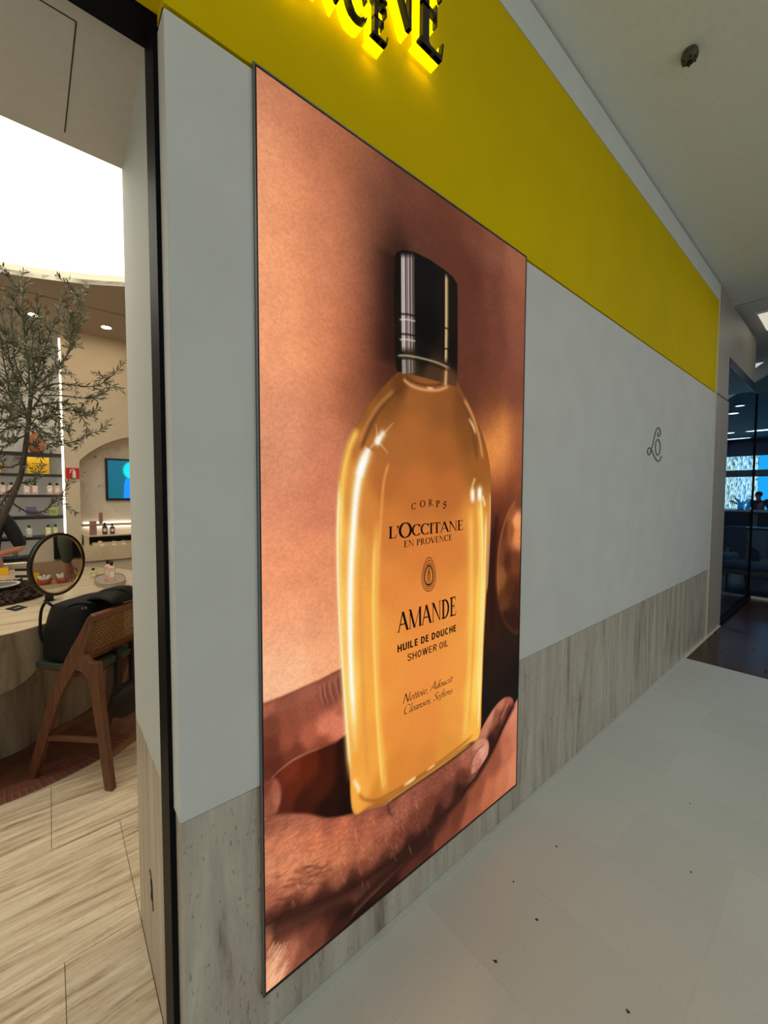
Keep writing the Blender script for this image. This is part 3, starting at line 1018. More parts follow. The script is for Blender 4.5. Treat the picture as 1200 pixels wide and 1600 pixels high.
# --- skin in the background
IMG[:] = field(GX, GZ, [
    (405, 118, 190, 118, 88), (405, 200, 222, 145, 108), (405, 260, 232, 152, 112), (405, 320, 236, 156, 115), (405, 410, 238, 158, 115), (405, 480, 238, 155, 114), (405, 550, 238, 152, 112), (405, 620, 222, 142, 108), (405, 700, 210, 135, 102), (405, 780, 218, 136, 102),
    (407, 860, 232, 146, 108), (408, 950, 238, 152, 112), (408, 1040, 246, 176, 138), (409, 1090, 240, 175, 142),
    (450, 170, 195, 118, 86), (450, 260, 224, 138, 98), (450, 330, 230, 143, 101), (450, 410, 236, 148, 105), (450, 480, 238, 151, 108), (450, 550, 240, 154, 110), (450, 640, 222, 142, 106), (450, 700, 216, 140, 106), (450, 780, 216, 132, 98), (450, 880, 234, 144, 104), (450, 980, 240, 158, 118), (450, 1050, 246, 178, 138),
    (500, 215, 170, 100, 72), (500, 260, 194, 114, 82), (500, 330, 200, 120, 86), (500, 410, 206, 126, 90), (500, 480, 210, 127, 90), (500, 550, 214, 128, 90), (500, 640, 205, 122, 88), (500, 700, 200, 116, 86), (500, 780, 204, 118, 88), (500, 880, 226, 138, 98), (510, 960, 230, 146, 104), (510, 1020, 238, 160, 118),
    (545, 250, 165, 95, 64), (545, 330, 180, 105, 76), (545, 410, 188, 110, 78), (545, 480, 188, 108, 75), (545, 550, 186, 104, 71), (545, 630, 162, 91, 62),
    (575, 280, 130, 76, 56), (574, 345, 138, 80, 58), (574, 410, 138, 79, 57), (572, 480, 130, 72, 52), (570, 550, 128, 68, 48), (568, 610, 122, 65, 45),
    (592, 330, 100, 58, 44), (592, 420, 76, 44, 34), (592, 500, 70, 39, 28), (592, 570, 74, 40, 28),
    (610, 390, 48, 26, 20), (612, 450, 44, 22, 16), (612, 540, 50, 24, 18), (605, 590, 78, 38, 26),
    (640, 300, 108, 60, 46), (650, 360, 92, 50, 38), (700, 345, 102, 56, 42), (700, 390, 90, 48, 36), (740, 365, 112, 62, 46), (770, 385, 126, 72, 54), (805, 410, 150, 88, 66),
    (730, 440, 92, 48, 36), (740, 520, 96, 50, 38), (735, 590, 96, 50, 36), (770, 460, 108, 58, 44), (775, 540, 110, 58, 44), (800, 470, 136, 76, 56), (808, 540, 134, 74, 56), (800, 610, 122, 66, 48),
    (760, 630, 104, 56, 38), (765, 660, 150, 82, 46), (770, 690, 226, 134, 66), (778, 705, 244, 156, 84), (785, 690, 216, 128, 66), (800, 680, 160, 90, 54), (810, 700, 150, 82, 52),
    (772, 730, 206, 118, 60), (795, 730, 170, 92, 52), (808, 750, 136, 70, 44), (775, 765, 152, 78, 44), (795, 775, 118, 58, 36), (772, 800, 92, 42, 26), (785, 800, 92, 44, 28),
    (770, 850, 66, 28, 18), (768, 910, 56, 26, 18), (768, 980, 48, 26, 18), (768, 1050, 34, 22, 18), (772, 1110, 26, 18, 16), (795, 1000, 40, 24, 18), (800, 1060, 26, 19, 17), (760, 1140, 30, 18, 14)], sig=.062) * np.array([1.02, 1.05, 1.03])

# rounded limb behind the bottle at the right edge
shape([(822, 760), (806, 778), (790, 805), (778, 845), (773, 890), (774, 930), (782, 965), (794, 985), (808, 990), (830, 980), (840, 860)],
      [(806, 785, 120, 66, 42), (798, 800, 150, 84, 50), (804, 815, 246, 158, 96), (806, 840, 226, 138, 80), (795, 830, 150, 80, 44), (785, 830, 100, 52, 30), (778, 870, 116, 64, 36), (780, 900, 140, 84, 44),
       (790, 880, 84, 42, 24), (802, 880, 110, 58, 34), (795, 920, 84, 44, 24), (785, 945, 96, 54, 28), (804, 930, 72, 36, 22), (798, 970, 52, 28, 18), (785, 965, 48, 26, 18)], soft=.012, e=.02, rim=(.012, (120, 66, 38), .5))
stroke([(804, 782), (790, 806), (779, 846), (775, 890), (777, 935)], .006, (176, 108, 62), .55)
# dark gap between the bottle and the limb
stroke([(775, 800), (768, 860), (766, 930), (765, 1000)], .016, (42, 20, 14), .6)
# cap shadow
stroke([(612, 395), (610, 470), (608, 575)], .05, (34, 18, 14), .55)

# --- skin strip low on the right and the second finger
shape([(815, 1090), (803, 1097), (795, 1112), (785, 1134), (770, 1166), (752, 1196), (728, 1232), (700, 1270), (640, 1335), (590, 1386), (545, 1432), (520, 1470), (700, 1330), (815, 1240)],
      [(802, 1105, 214, 134, 100), (802, 1150, 206, 124, 90), (800, 1200, 212, 130, 92), (790, 1170, 190, 108, 78), (780, 1220, 200, 116, 80), (770, 1190, 150, 80, 56), (760, 1240, 190, 106, 72), (745, 1230, 146, 78, 54),
       (730, 1275, 160, 86, 60), (715, 1265, 106, 54, 38), (690, 1310, 120, 62, 44), (660, 1320, 74, 38, 28), (640, 1355, 84, 42, 30), (600, 1390, 48, 24, 18), (560, 1425, 32, 18, 15)], soft=.006)
shape([(742, 1156), (750, 1138), (760, 1120), (772, 1102), (784, 1091), (793, 1089), (799, 1094), (798, 1104), (790, 1118), (782, 1136), (770, 1162), (756, 1188), (745, 1190)],
      [(752, 1140, 196, 124, 96), (764, 1118, 204, 130, 104), (780, 1098, 196, 118, 94), (793, 1095, 170, 92, 74), (772, 1122, 150, 84, 64), (782, 1120, 108, 54, 42), (775, 1140, 78, 38, 28), (765, 1160, 52, 26, 20), (792, 1108, 90, 44, 36)],
      soft=.005)
stroke([(791, 1100), (786, 1110), (780, 1124)], .010, (214, 140, 110), .5)
stroke([(803, 1098), (792, 1118), (780, 1142), (768, 1170), (752, 1198), (728, 1236)], .014, (40, 20, 15), .75)

# --- thumb and upper hand on the left
shape([(380, 1110), (413, 1094), (440, 1084), (472, 1070), (500, 1058), (528, 1044), (550, 1040), (556, 1100), (545, 1146), (520, 1158), (490, 1168), (462, 1180), (444, 1192), (428, 1206), (414, 1222), (380, 1240)],
      [(416, 1100, 170, 96, 70), (440, 1094, 150, 82, 60), (480, 1078, 160, 90, 68), (515, 1058, 150, 84, 64), (420, 1130, 120, 62, 44), (450, 1120, 146, 76, 54), (480, 1110, 152, 80, 58), (510, 1085, 140, 74, 56), (530, 1070, 130, 70, 54),
       (420, 1165, 104, 50, 36), (450, 1150, 150, 76, 54), (480, 1145, 176, 92, 66), (505, 1135, 214, 122, 90), (524, 1128, 220, 124, 96), (534, 1105, 176, 94, 70), (500, 1158, 150, 72, 50), (460, 1174, 116, 54, 38), (425, 1196, 92, 42, 30), (416, 1212, 100, 48, 34)],
      soft=.004, rim=(.006, (84, 40, 28), .45))
for a in ([(505, 1062), (506, 1080), (512, 1098)], [(513, 1060), (515, 1078), (522, 1096)], [(522, 1054), (524, 1072), (529, 1090)], [(498, 1068), (500, 1086), (505, 1100)]):
    stroke(a, .0035, (206, 140, 112), .5, taper=True)
    stroke([(x + 3, y + 2) for x, y in a], .004, (96, 48, 36), .5, taper=True)

# --- dark hollow of the hand
shape([(380, 1225), (414, 1222), (428, 1206), (445, 1192), (464, 1180), (492, 1168), (522, 1157), (548, 1148), (560, 1220), (556, 1280), (500, 1284), (440, 1275), (405, 1275), (380, 1290)],
      [(420, 1225, 84, 36, 24), (450, 1205, 112, 44, 24), (455, 1230, 96, 36, 18), (480, 1195, 96, 34, 16), (510, 1180, 66, 24, 12), (535, 1170, 40, 15, 9), (540, 1220, 36, 14, 9), (500, 1225, 70, 26, 13), (470, 1250, 64, 24, 13), (440, 1255, 84, 36, 22), (510, 1260, 38, 16, 10), (545, 1255, 28, 12, 9)],
      soft=.005)
shape([(380, 1215), (414, 1216), (427, 1212), (435, 1222), (437, 1240), (434, 1256), (428, 1268), (405, 1275), (380, 1275)],
      [(416, 1225, 120, 60, 44), (428, 1226, 160, 88, 66), (430, 1245, 172, 100, 76), (420, 1255, 140, 76, 56), (414, 1265, 150, 86, 64)], soft=.005)

# --- the big finger and back of the hand that carries the bottle
shape([(380, 1295), (404, 1284), (418, 1272), (434, 1268), (455, 1267), (480, 1268), (505, 1274), (525, 1273), (549, 1268), (575, 1262), (600, 1256), (608, 1250), (630, 1233), (655, 1216), (680, 1200), (705, 1184), (730, 1164), (745, 1153), (755, 1152), (761, 1160), (760, 1176),
       (752, 1192), (738, 1215), (718, 1238), (698, 1264), (670, 1292), (640, 1320), (610, 1345), (570, 1372), (530, 1396), (480, 1412), (440, 1428), (405, 1450), (380, 1465)],
      [(416, 1284, 150, 84, 62), (440, 1278, 166, 96, 72), (470, 1280, 176, 100, 74), (510, 1284, 170, 92, 66), (560, 1272, 156, 84, 60), (600, 1262, 140, 74, 54),
       (416, 1320, 196, 118, 84), (450, 1310, 206, 122, 86), (490, 1310, 206, 118, 80), (530, 1300, 196, 108, 76), (570, 1295, 178, 98, 70), (600, 1285, 168, 94, 70), (625, 1262, 160, 92, 70), (650, 1240, 148, 82, 62), (680, 1218, 140, 76, 56), (700, 1204, 150, 82, 62), (725, 1184, 170, 96, 74), (748, 1160, 208, 136, 110), (755, 1170, 214, 142, 114),
       (416, 1360, 206, 128, 92), (450, 1355, 214, 132, 92), (490, 1345, 204, 122, 84), (530, 1340, 196, 116, 78), (565, 1330, 176, 100, 68), (595, 1320, 150, 82, 58), (620, 1308, 120, 62, 46), (645, 1288, 116, 60, 44), (670, 1262, 112, 58, 42), (695, 1240, 104, 54, 40), (720, 1215, 100, 52, 40), (740, 1196, 130, 74, 56),
       (416, 1400, 170, 100, 72), (450, 1385, 186, 108, 76), (490, 1372, 178, 104, 72), (530, 1362, 150, 84, 58), (565, 1352, 120, 64, 46), (600, 1336, 86, 44, 32), (640, 1312, 62, 32, 24), (680, 1270, 60, 30, 22), (716, 1232, 56, 28, 20),
       (416, 1436, 96, 50, 36), (450, 1412, 96, 50, 36), (500, 1396, 90, 46, 34), (550, 1375, 70, 36, 26)], soft=.004, p=2.0, e=.016, rim=(.005, (80, 38, 27), .35))
# fingertip pad and nail
shape([(733, 1200), (736, 1184), (743, 1171), (752, 1164), (759, 1166), (759, 1178), (752, 1190), (742, 1203), (735, 1208)], [(740, 1190, 196, 126, 104), (752, 1172, 226, 160, 136), (756, 1178, 214, 144, 118), (744, 1198, 186, 116, 92)], soft=.003)
stroke([(734, 1204), (736, 1185), (744, 1171), (754, 1163)], .003, (110, 62, 48), .7)
stroke([(608, 1251), (604, 1262), (612, 1275)], .006, (84, 42, 30), .75, taper=True)
stroke([(690, 1196), (694, 1202), (704, 1202)], .004, (96, 50, 38), .6, taper=True)
# lower edge of the bottle sinking into the finger
stroke([(600, 1257), (655, 1218), (705, 1185), (742, 1156)], .007, (60, 30, 18), .6)
# fold under the hand
stroke([(405, 1456), (440, 1432), (490, 1412), (545, 1386), (600, 1350), (650, 1312), (700, 1264), (735, 1222)], .030, (44, 22, 17), .85, wid2=.016)
# lowest strip of skin
shape([(380, 1570), (380, 1482), (405, 1470), (440, 1450), (480, 1430), (520, 1412), (548, 1404), (545, 1436), (500, 1478), (440, 1530), (405, 1570)],
      [(416, 1480, 170, 98, 70), (440, 1462, 160, 90, 64), (480, 1442, 128, 70, 50), (520, 1424, 90, 46, 34), (416, 1510, 226, 152, 112), (430, 1500, 206, 130, 94), (416, 1535, 240, 172, 130), (450, 1490, 176, 104, 76), (490, 1462, 110, 58, 42), (525, 1440, 60, 30, 22), (470, 1490, 130, 72, 52)], soft=.008)
stroke([(500, 1420), (545, 1418), (590, 1375), (640, 1330), (690, 1285)], .026, (34, 18, 14), .9, soft_ends=.2)

stroke([(420, 1462), (460, 1440), (520, 1412), (590, 1368), (650, 1316), (700, 1270)], .034, (56, 28, 21), .7, soft_ends=.05)
# skin texture, creases and fine hairs
n1 = vnoise(.006, .005, 3)
n2 = vnoise(.0125, .0045, 5)
n3 = vnoise(.05, .04, 8)
hand = np.zeros((NZ, NX))
hp = smooth_line(PPs([(380, 1295), (434, 1268), (505, 1276), (600, 1258), (680, 1202), (745, 1155), (740, 1215), (670, 1292), (600, 1350), (500, 1406), (400, 1470), (380, 1580), (380, 1400)]), 6, closed=True)
hd = np.where(inside(GX, GZ, hp), 1.0, 0.0)
IMG *= (1 + (n1 - .5)[..., None] * .10 + (n3 - .5)[..., None] * .05)
IMG *= (1 + ((n2 - .5) * hd)[..., None] * .20)
g = random.Random(11)
for k in range(130):
    bx, by = g.choice([(470, 1340), (440, 1340), (500, 1330), (580, 1300), (640, 1285), (430, 1370), (540, 1340)])
    x, y = bx + g.uniform(-38, 38), by + g.uniform(-40, 40)
    a = g.uniform(-.3, .5)
    l = g.uniform(8, 15)
    stroke([(x, y), (x + l * math.cos(1.1 + a), y + l * math.sin(1.1 + a))], .0018, (226, 160, 118), g.uniform(.12, .32))
for k in range(60):
    x, y = g.uniform(412, 440), g.uniform(1480, 1535)
    stroke([(x, y), (x + 9, y - 16)], .0022, (255, 206, 168), g.uniform(.2, .55))
for k in range(24):
    x = g.uniform(418, 500)
    y = 1385 - (x - 418) * .28 + g.uniform(-22, 22)
    stroke([(x, y), (x + g.uniform(8, 20), y + g.uniform(-9, 4)), (x + g.uniform(22, 32), y + g.uniform(-14, 0))], .003, (92, 48, 34), .4, taper=True)
for r in (4, 9, 14):
    stroke([(598 - r, 1306), (604 - r * .4, 1318 + r), (618, 1322 + r * .7), (628 + r * .3, 1310)], .003, (110, 62, 46), .5, taper=True)

# --- the bottle
BOT = [(617, 585), (600, 602), (582, 622), (566, 645), (551, 674), (538, 706), (529, 745), (525, 800), (525, 860), (527, 930), (531, 1010), (537, 1100), (543, 1190), (549, 1267),
       (575, 1259), (600, 1252), (630, 1232), (660, 1213), (700, 1186), (730, 1162), (747, 1148), (750, 1090), (753, 1010), (757, 930), (761, 860), (764, 800), (764.5, 750), (760, 712), (750, 676), (736, 643), (722, 617), (714, 602), (704, 590), (660, 578), (626, 578)]
BOTS = [(625, 602, 104, 64, 36), (600, 622, 132, 82, 44), (575, 645, 150, 96, 50), (640, 625, 162, 102, 56), (690, 640, 148, 92, 50), (720, 640, 128, 78, 42), (640, 670, 176, 110, 60), (690, 700, 170, 104, 56), (610, 700, 176, 112, 62), (735, 680, 136, 84, 42), (745, 730, 160, 100, 50),
            (560, 700, 190, 122, 64), (545, 745, 226, 158, 82), (600, 750, 186, 112, 60), (650, 770, 196, 118, 62), (700, 770, 190, 114, 60), (570, 800, 214, 138, 72), (610, 830, 208, 126, 66), (660, 860, 214, 128, 66), (710, 850, 212, 130, 66), (735, 820, 226, 150, 74), (752, 850, 226, 156, 80),
            (540, 850, 240, 180, 96), (600, 920, 218, 134, 68), (660, 950, 222, 136, 70), (715, 950, 224, 142, 72), (570, 950, 234, 160, 76), (745, 950, 242, 184, 84), (535, 950, 244, 186, 100), (600, 1050, 226, 142, 70), (660, 1050, 226, 140, 72), (715, 1050, 228, 148, 72), (575, 1080, 236, 162, 74), (545, 1080, 246, 196, 104), (742, 1080, 246, 192, 88),
            (610, 1140, 222, 138, 66), (660, 1140, 220, 136, 68), (710, 1130, 226, 148, 72), (580, 1180, 232, 158, 70), (620, 1200, 210, 130, 58), (660, 1190, 206, 128, 60), (700, 1165, 214, 140, 64), (590, 1240, 206, 130, 54), (560, 1230, 236, 166, 76), (740, 1140, 238, 176, 78)]


def deepen(s_):
    k_ = min(1, max(0, (s_[1] - 740) / 220))
    kr, kg, kb = .97 + .08 * k_, .91 + .12 * k_, .76 + .14 * k_
    return (s_[0], s_[1], min(255, s_[2] * kr), min(255, s_[3] * kg), min(255, s_[4] * kb))


shape(BOT, [deepen(s_) for s_ in BOTS], soft=.0025, e=.03, p=1.9, rim=(.004, (120, 72, 34), .55))
# inner shoulder lines
stroke([(630, 604), (604, 626), (584, 652), (570, 682), (562, 705)], .008, (96, 56, 28), .75)
stroke([(615, 610), (590, 634), (572, 662), (558, 692)], .008, (196, 132, 72), .55)
stroke([(708, 612), (722, 634), (732, 658), (739, 690), (743, 722)], .010, (106, 64, 32), .75)
stroke([(722, 624), (736, 652), (746, 684), (752, 720)], .008, (228, 160, 96), .7)
stroke([(730, 655), (737, 668), (741, 680)], .007, (255, 214, 160), .8, taper=True)
# yellow wall light down the left
stroke([(558, 668), (544, 700), (535, 740), (531, 790), (530, 860)], .012, (255, 206, 92), .8)
stroke([(531, 760), (528, 860), (531, 980), (537, 1100), (545, 1220)], .010, (255, 220, 130), .75)
stroke([(529, 745), (525.5, 830), (527, 930), (532, 1020), (538, 1110), (545, 1200)], .0035, (255, 246, 206), .85)
stroke([(576, 700), (564, 730), (556, 765), (551, 820), (547, 900), (546, 1000), (549, 1090), (554, 1180)], .020, (255, 222, 130), .85, wid2=.012)
stroke([(573, 706), (562, 734), (555, 770), (550, 830), (546, 900), (545, 990), (547, 1060), (551, 1130)], .0125, (255, 253, 244), .98, wid2=.008)
stroke([(575, 700), (565, 722), (559, 745)], .014, (255, 255, 252), .9)
stroke([(588, 690), (596, 678)], .012, (255, 240, 216), .85)
stroke([(588, 690), (590, 686)], .009, (255, 255, 255), 1)
for a in ([(588, 688), (612, 662)], [(588, 688), (604, 708)], [(588, 688), (566, 712)], [(588, 688), (586, 664)]):
    stroke(a, .006, (255, 232, 200), .35, taper=False, wid2=.002)
stroke([(606, 722), (598, 752), (594, 800), (590, 870), (588, 950)], .006, (240, 168, 84), .6)
stroke([(588, 810), (584, 900), (585, 1000), (588, 1100), (595, 1190), (600, 1240)], .014, (250, 190, 84), .75)
stroke([(583, 840), (581, 950), (584, 1050), (589, 1150), (596, 1235)], .005, (255, 214, 110), .8)
stroke([(565, 830), (562, 940), (564, 1040), (568, 1140), (574, 1230)], .010, (226, 150, 66), .6)
# right flank
stroke([(733, 790), (734, 880), (733, 980), (729, 1080), (722, 1160)], .018, (252, 196, 92), .75)
stroke([(746, 780), (749, 850), (746, 940), (742, 1040), (739, 1130)], .020, (255, 208, 96), .85)
stroke([(757, 800), (755, 880), (751, 980), (747, 1080), (744, 1140)], .006, (255, 244, 180), .8)
stroke([(748, 772), (751, 830), (751, 900), (747, 1000), (743, 1100)], .008, (255, 236, 150), .7)
stroke([(740, 850), (739, 940), (735, 1050), (730, 1140)], .006, (236, 160, 66), .7)
stroke([(763, 770), (763, 830), (758, 930)], .003, (255, 240, 190), .7)
for x, y, r in ((747, 772, .016), (736, 774, .013)):
    stroke([(x, y - 5), (x, y + 7)], r, (255, 244, 206), .95)
    stroke([(x, y - 2), (x, y + 3)], r * .6, (255, 255, 255), 1)
stroke([(740, 748), (736, 760), (733, 778)], .007, (255, 218, 150), .6)
stroke([(752, 778), (755, 790)], .007, (255, 240, 190), .7)
# bottle foot
stroke([(558, 1236), (566, 1246), (585, 1248), (610, 1236), (660, 1206), (715, 1166), (738, 1146)], .006, (160, 96, 40), .7)
stroke([(575, 1256), (605, 1246), (650, 1216), (700, 1184), (738, 1156)], .010, (150, 92, 34), .65)
stroke([(628, 1226), (640, 1218), (648, 1212)], .006, (255, 236, 170), .95, taper=True)
stroke([(664, 1203), (672, 1197), (678, 1193)], .005, (255, 214, 120), .85, taper=True)
stroke([(550, 1215), (556, 1226), (560, 1236)], .007, (255, 240, 190), .9, taper=True)
stroke([(600, 1252), (640, 1226), (690, 1192), (735, 1160)], .0035, (214, 170, 80), .6)
# neck ring
stroke([(627, 592), (640, 603), (660, 610), (682, 611), (700, 605)], .006, (226, 158, 108), .85)
stroke([(632, 590), (650, 600), (672, 604), (692, 601)], .005, (92, 52, 30), .8)
stroke([(664, 607), (676, 609)], .005, (250, 200, 150), .8, taper=True)

# --- the cap
CAP = [(615.5, 404), (618, 396), (629, 393), (646, 396.5), (670, 408.5), (692, 424), (706, 436), (712.5, 447), (713, 480), (713, 540), (712.5, 590), (711, 606), (700, 603), (680, 597), (655, 590), (635, 584), (618, 582), (616, 540), (615, 470)]
shape(CAP, [(620, 420, 20, 15, 13), (620, 560, 20, 15, 12), (660, 430, 20, 18, 17), (665, 520, 13, 12, 11), (705, 470, 26, 20, 16), (705, 560, 22, 16, 12), (640, 575, 58, 44, 26), (670, 585, 74, 50, 30), (700, 596, 92, 58, 36), (660, 560, 18, 15, 12)], soft=.002, smooth=False, e=.03)
for x0, wv, c, al in ((626.5, .004, (236, 222, 210), .9), (629.5, .004, (244, 230, 220), .95), (633.5, .0045, (150, 132, 124), .9), (636.5, .004, (214, 196, 186), .9), (641, .005, (178, 160, 150), .9), (644.5, .003, (110, 96, 90), .8)):
    stroke([(x0, 397), (x0 + .3, 470), (x0 + 1, 553)], wv, c, al)
    stroke([(x0 + 1, 562), (x0 + 1.5, 583)], wv, tuple(v * .8 for v in c), al)
stroke([(696, 430), (696, 500), (695, 570)], .0075, (190, 152, 104), .95)
stroke([(694.5, 430), (694.5, 500), (694, 570)], .003, (232, 206, 160), .9)
stroke([(695, 581), (694, 601)], .008, (214, 176, 110), .9)
for ya, yb in ((493, 514), (524, 546)):
    stroke([(619, ya - 1), (634, ya), (648, ya + 3)], .003, (16, 12, 10), .95)
    stroke([(622, ya + 8), (634, ya + 8), (648, ya + 11)], .003, (240, 224, 214), .6)
    stroke([(690, yb), (698, yb + 2), (704, yb + 5)], .003, (22, 15, 10), .9)
stroke([(618, 557), (634, 557), (655, 561), (680, 568), (702, 578)], .0035, (190, 170, 140), .85)
stroke([(618, 562), (640, 562), (665, 568), (700, 582)], .003, (30, 22, 14), .9)
stroke([(616, 400), (615, 480), (617, 580)], .005, (24, 15, 12), .6)

IMG[:] = np.clip(IMG * (1 + (np.random.RandomState(4).rand(NZ, NX, 1) - .5) * .05), 0, 255)
lx = IMG / 255.0
LINIMG = np.where(lx <= .04045, lx / 12.92, ((lx + .055) / 1.055) ** 2.4)

# print mesh: one vertex per dot of the print
poster = thing('lightbox_poster', ((PX0 + PX1) / 2, 0.0, PZ0), 'tall backlit shower oil advertisement with a hand holding a golden bottle', 'advertisement')
PY = -0.007
me = bpy.data.meshes.new('print')
nv = NX * NZ
vco = np.stack([GX + 0 - PW / 2, np.zeros_like(GX), GZ], -1).reshape(-1, 3)
idx = np.arange(nv).reshape(NZ, NX)
fc = np.stack([idx[:-1, :-1], idx[:-1, 1:], idx[1:, 1:], idx[1:, :-1]], -1).reshape(-1, 4)
me.vertices.add(nv)
me.vertices.foreach_set('co', vco.ravel())
me.loops.add(fc.size)
me.loops.foreach_set('vertex_index', fc.ravel())
me.polygons.add(len(fc))
me.polygons.foreach_set('loop_start', np.arange(0, fc.size, 4))
me.polygons.foreach_set('loop_total', np.full(len(fc), 4))
me.update(calc_edges=True)
ca = me.color_attributes.new('print', 'FLOAT_COLOR', 'POINT')
ca.data.foreach_set('color', np.concatenate([LINIMG.reshape(-1, 3), np.ones((nv, 1))], 1).ravel())
pm = bpy.data.materials.new('backlit_print')
pm.use_nodes = True
nt = pm.node_tree
b = nt.nodes['Principled BSDF']
at = nt.nodes.new('ShaderNodeVertexColor')
at.layer_name = 'print'
nt.links.new(at.outputs['Color'], b.inputs['Emission Color'])
b.inputs['Emission Strength'].default_value = 0.98
b.inputs['Base Color'].default_value = (0.002, 0.002, 0.002, 1)
b.inputs['Roughness'].default_value = 0.5
b.inputs['Specular IOR Level'].default_value = 0.03
me.materials.append(pm)
pr_o = bpy.data.objects.new('print', me)
COL.objects.link(pr_o)
pr_o.location = ((PX0 + PX1) / 2, PY, PZ0)
put(pr_o, poster)
# slim frame: black inner lip, light metal outer edge
for nm, mt_, t0, t1, y0 in (('frame_lip', 'black_metal', .0, .0035, -.0085), ('frame_edge', 'grey_metal', .0035, .008, -.008)):
    for (a, bb_, c, d) in ((PX0 - t1, PZ0 - t1, PX1 + t1, PZ0 - t0), (PX0 - t1, PZ1 + t0, PX1 + t1, PZ1 + t1), (PX0 - t1, PZ0 - t0, PX0 - t0, PZ1 + t0), (PX1 + t0, PZ0 - t0, PX1 + t1, PZ1 + t0)):
        if nm == 'frame_edge' and d < 1:
            mt_ = 'black_metal'
        MB().box(a, y0, bb_, c, -0.0002 if d > ZM or bb_ > ZM else .006, d).build(nm, mt_, poster)
        if nm == 'frame_edge':
            mt_ = 'grey_metal'

M['ink'] = mat('black_ink', (26, 14, 8), .6, spec=.1)


def print_line(name, text, font, BL, BR, TL, TR, track=0.0, fs=None):
    L, wd = line_of(text, font, track, fs)
    bl, br, tl, tr = PPs((BL, BR, TL, TR))
    mb = MB()
    k = 0
    for ch, polys in L:
        for p_ in polys:
            pts = []
            for x, y in p_:
                s = x / wd
                c = (bl * (1 - s) + br * s) * (1 - y) + (tl * (1 - s) + tr * s) * y
                pts.append((PX0 + c[0], PY - .0008 - .00001 * (k % 7), PZ0 + c[1]))
            mb.poly(pts)
            k += 1
    return mb.build(name, 'ink', poster)


for ch, (x, y) in zip('CORPS', ((644.2, 791), (658, 787.3), (670.6, 785.8), (681.7, 787.6), (692.4, 789.6))):
    hw, hh = {'C': 3.6, 'O': 4.2, 'R': 3.6, 'P': 3.2, 'S': 2.8}[ch], 5.2
    print_line('lettering', ch, serif, (x - hw, y + hh + .5), (x + hw, y + hh - .5), (x - hw, y - hh + .5), (x + hw, y - hh - .5))
print_line('lettering', "L'OCCITANE", serif, (604.5, 841.6), (721.5, 828.6), (604.5, 822.5), (721.5, 813), -.02, {2: 1.3})
print_line('lettering', 'EN PROVENCE', serif, (628.6, 855), (704, 844.4), (628.6, 844.8), (704, 835.2), .03)
print_line('lettering', 'AMANDE', serif, (619, 987.6), (710.5, 960.6), (619, 957), (710.5, 931))
print_line('lettering', 'HUILE DE DOUCHE', lambda c: sans(c, .20), (618.6, 1018.6), (711.5, 985.2), (618.6, 1007), (711.5, 975))
print_line('lettering', 'SHOWER OIL', lambda c: sans(c, .135), (634.2, 1032.4), (699, 1008), (634.2, 1021.2), (699, 998))
print_line('lettering', 'Nettoie, Adoucit', ital, (627, 1098.5), (703.5, 1064), (630, 1083), (706, 1051.5))
print_line('lettering', 'Cleanses, Softens', ital, (627.5, 1116), (703.5, 1081.8), (630.5, 1101), (706, 1069.5))
# almond emblem
mb = MB()
c0 = pp(667.6, 897)
ex, ez = (pp(681, 897) - pp(654.5, 899)) / 2, (pp(667.6, 869) - pp(667.6, 922)) / 2


def drop(s, n=30):
    out = []
    for k in range(n):
        a = 2 * math.pi * k / n
        xx = math.sin(a) * (1 - .42 * (math.cos(a) * .5 + .5) ** 1.2)
        zz = math.cos(a) if math.cos(a) < 0 else math.cos(a) ** .92
        out.append((xx * s, zz * s + (1 - s) * -.12))
    return out + [out[0]]


def emb(pts, wv):
    for p_ in ribbon(pts, wv):
        mb.poly([(PX0 + c0[0] + ex[0] * x + ez[0] * z * 0, PY - .0009, PZ0 + c0[1] + ez[1] * z + ex[1] * x) for x, z in p_])


for s, wv in ((.99, .05), (.84, .05), (.70, .05), (.57, .10)):
    emb(drop(s), wv)
for x, h0, h1 in ((-.22, -.45, .2), (-.07, -.55, .42), (.07, -.55, .42), (.22, -.45, .2)):
    emb([(x, h0), (x * .6, h1)], .06)
mb.build('almond_emblem', 'ink', poster)


# ================================================================== SHOP SIGN, WALL MONOGRAM
def letters(text, xr, width, z, h, track, label, fs=None):
    L, wd = line_of(text, serif, track, fs)
    sx = width / wd
    t = thing('sign_lettering', (xr - width / 2, 0, z), label, 'sign', 'black letters with yellow glow on the fascia')
    for ch, polys in L:
        if not polys:
            continue
        face, glow = MB(), MB()
        for i, p_ in enumerate(polys):
            a = [(xr - width + x * sx, z + y * h) for x, y in p_]
            e = .0002 * (i % 5)
            face.loft([(x, -.062 - e, zz) for x, zz in a], [(x, -.047 + e, zz) for x, zz in a])
            glow.loft([(x, -.046 + e, zz) for x, zz in a], [(x, -.012 - e, zz) for x, zz in a])
        f = face.build('letter', 'black_metal', t)
        glow.build('glowing_back', 'sign_glow', f)
    return t


letters("L'OCCITANE", 1.043, 1.35, 2.92, .235, .05, 'larger upper row of black glowing letters on the yellow fascia', {2: 1.18})
letters('EN PROVENCE', .80, .89, 2.808, .098, .12, 'smaller lower row of black glowing letters on the yellow fascia')

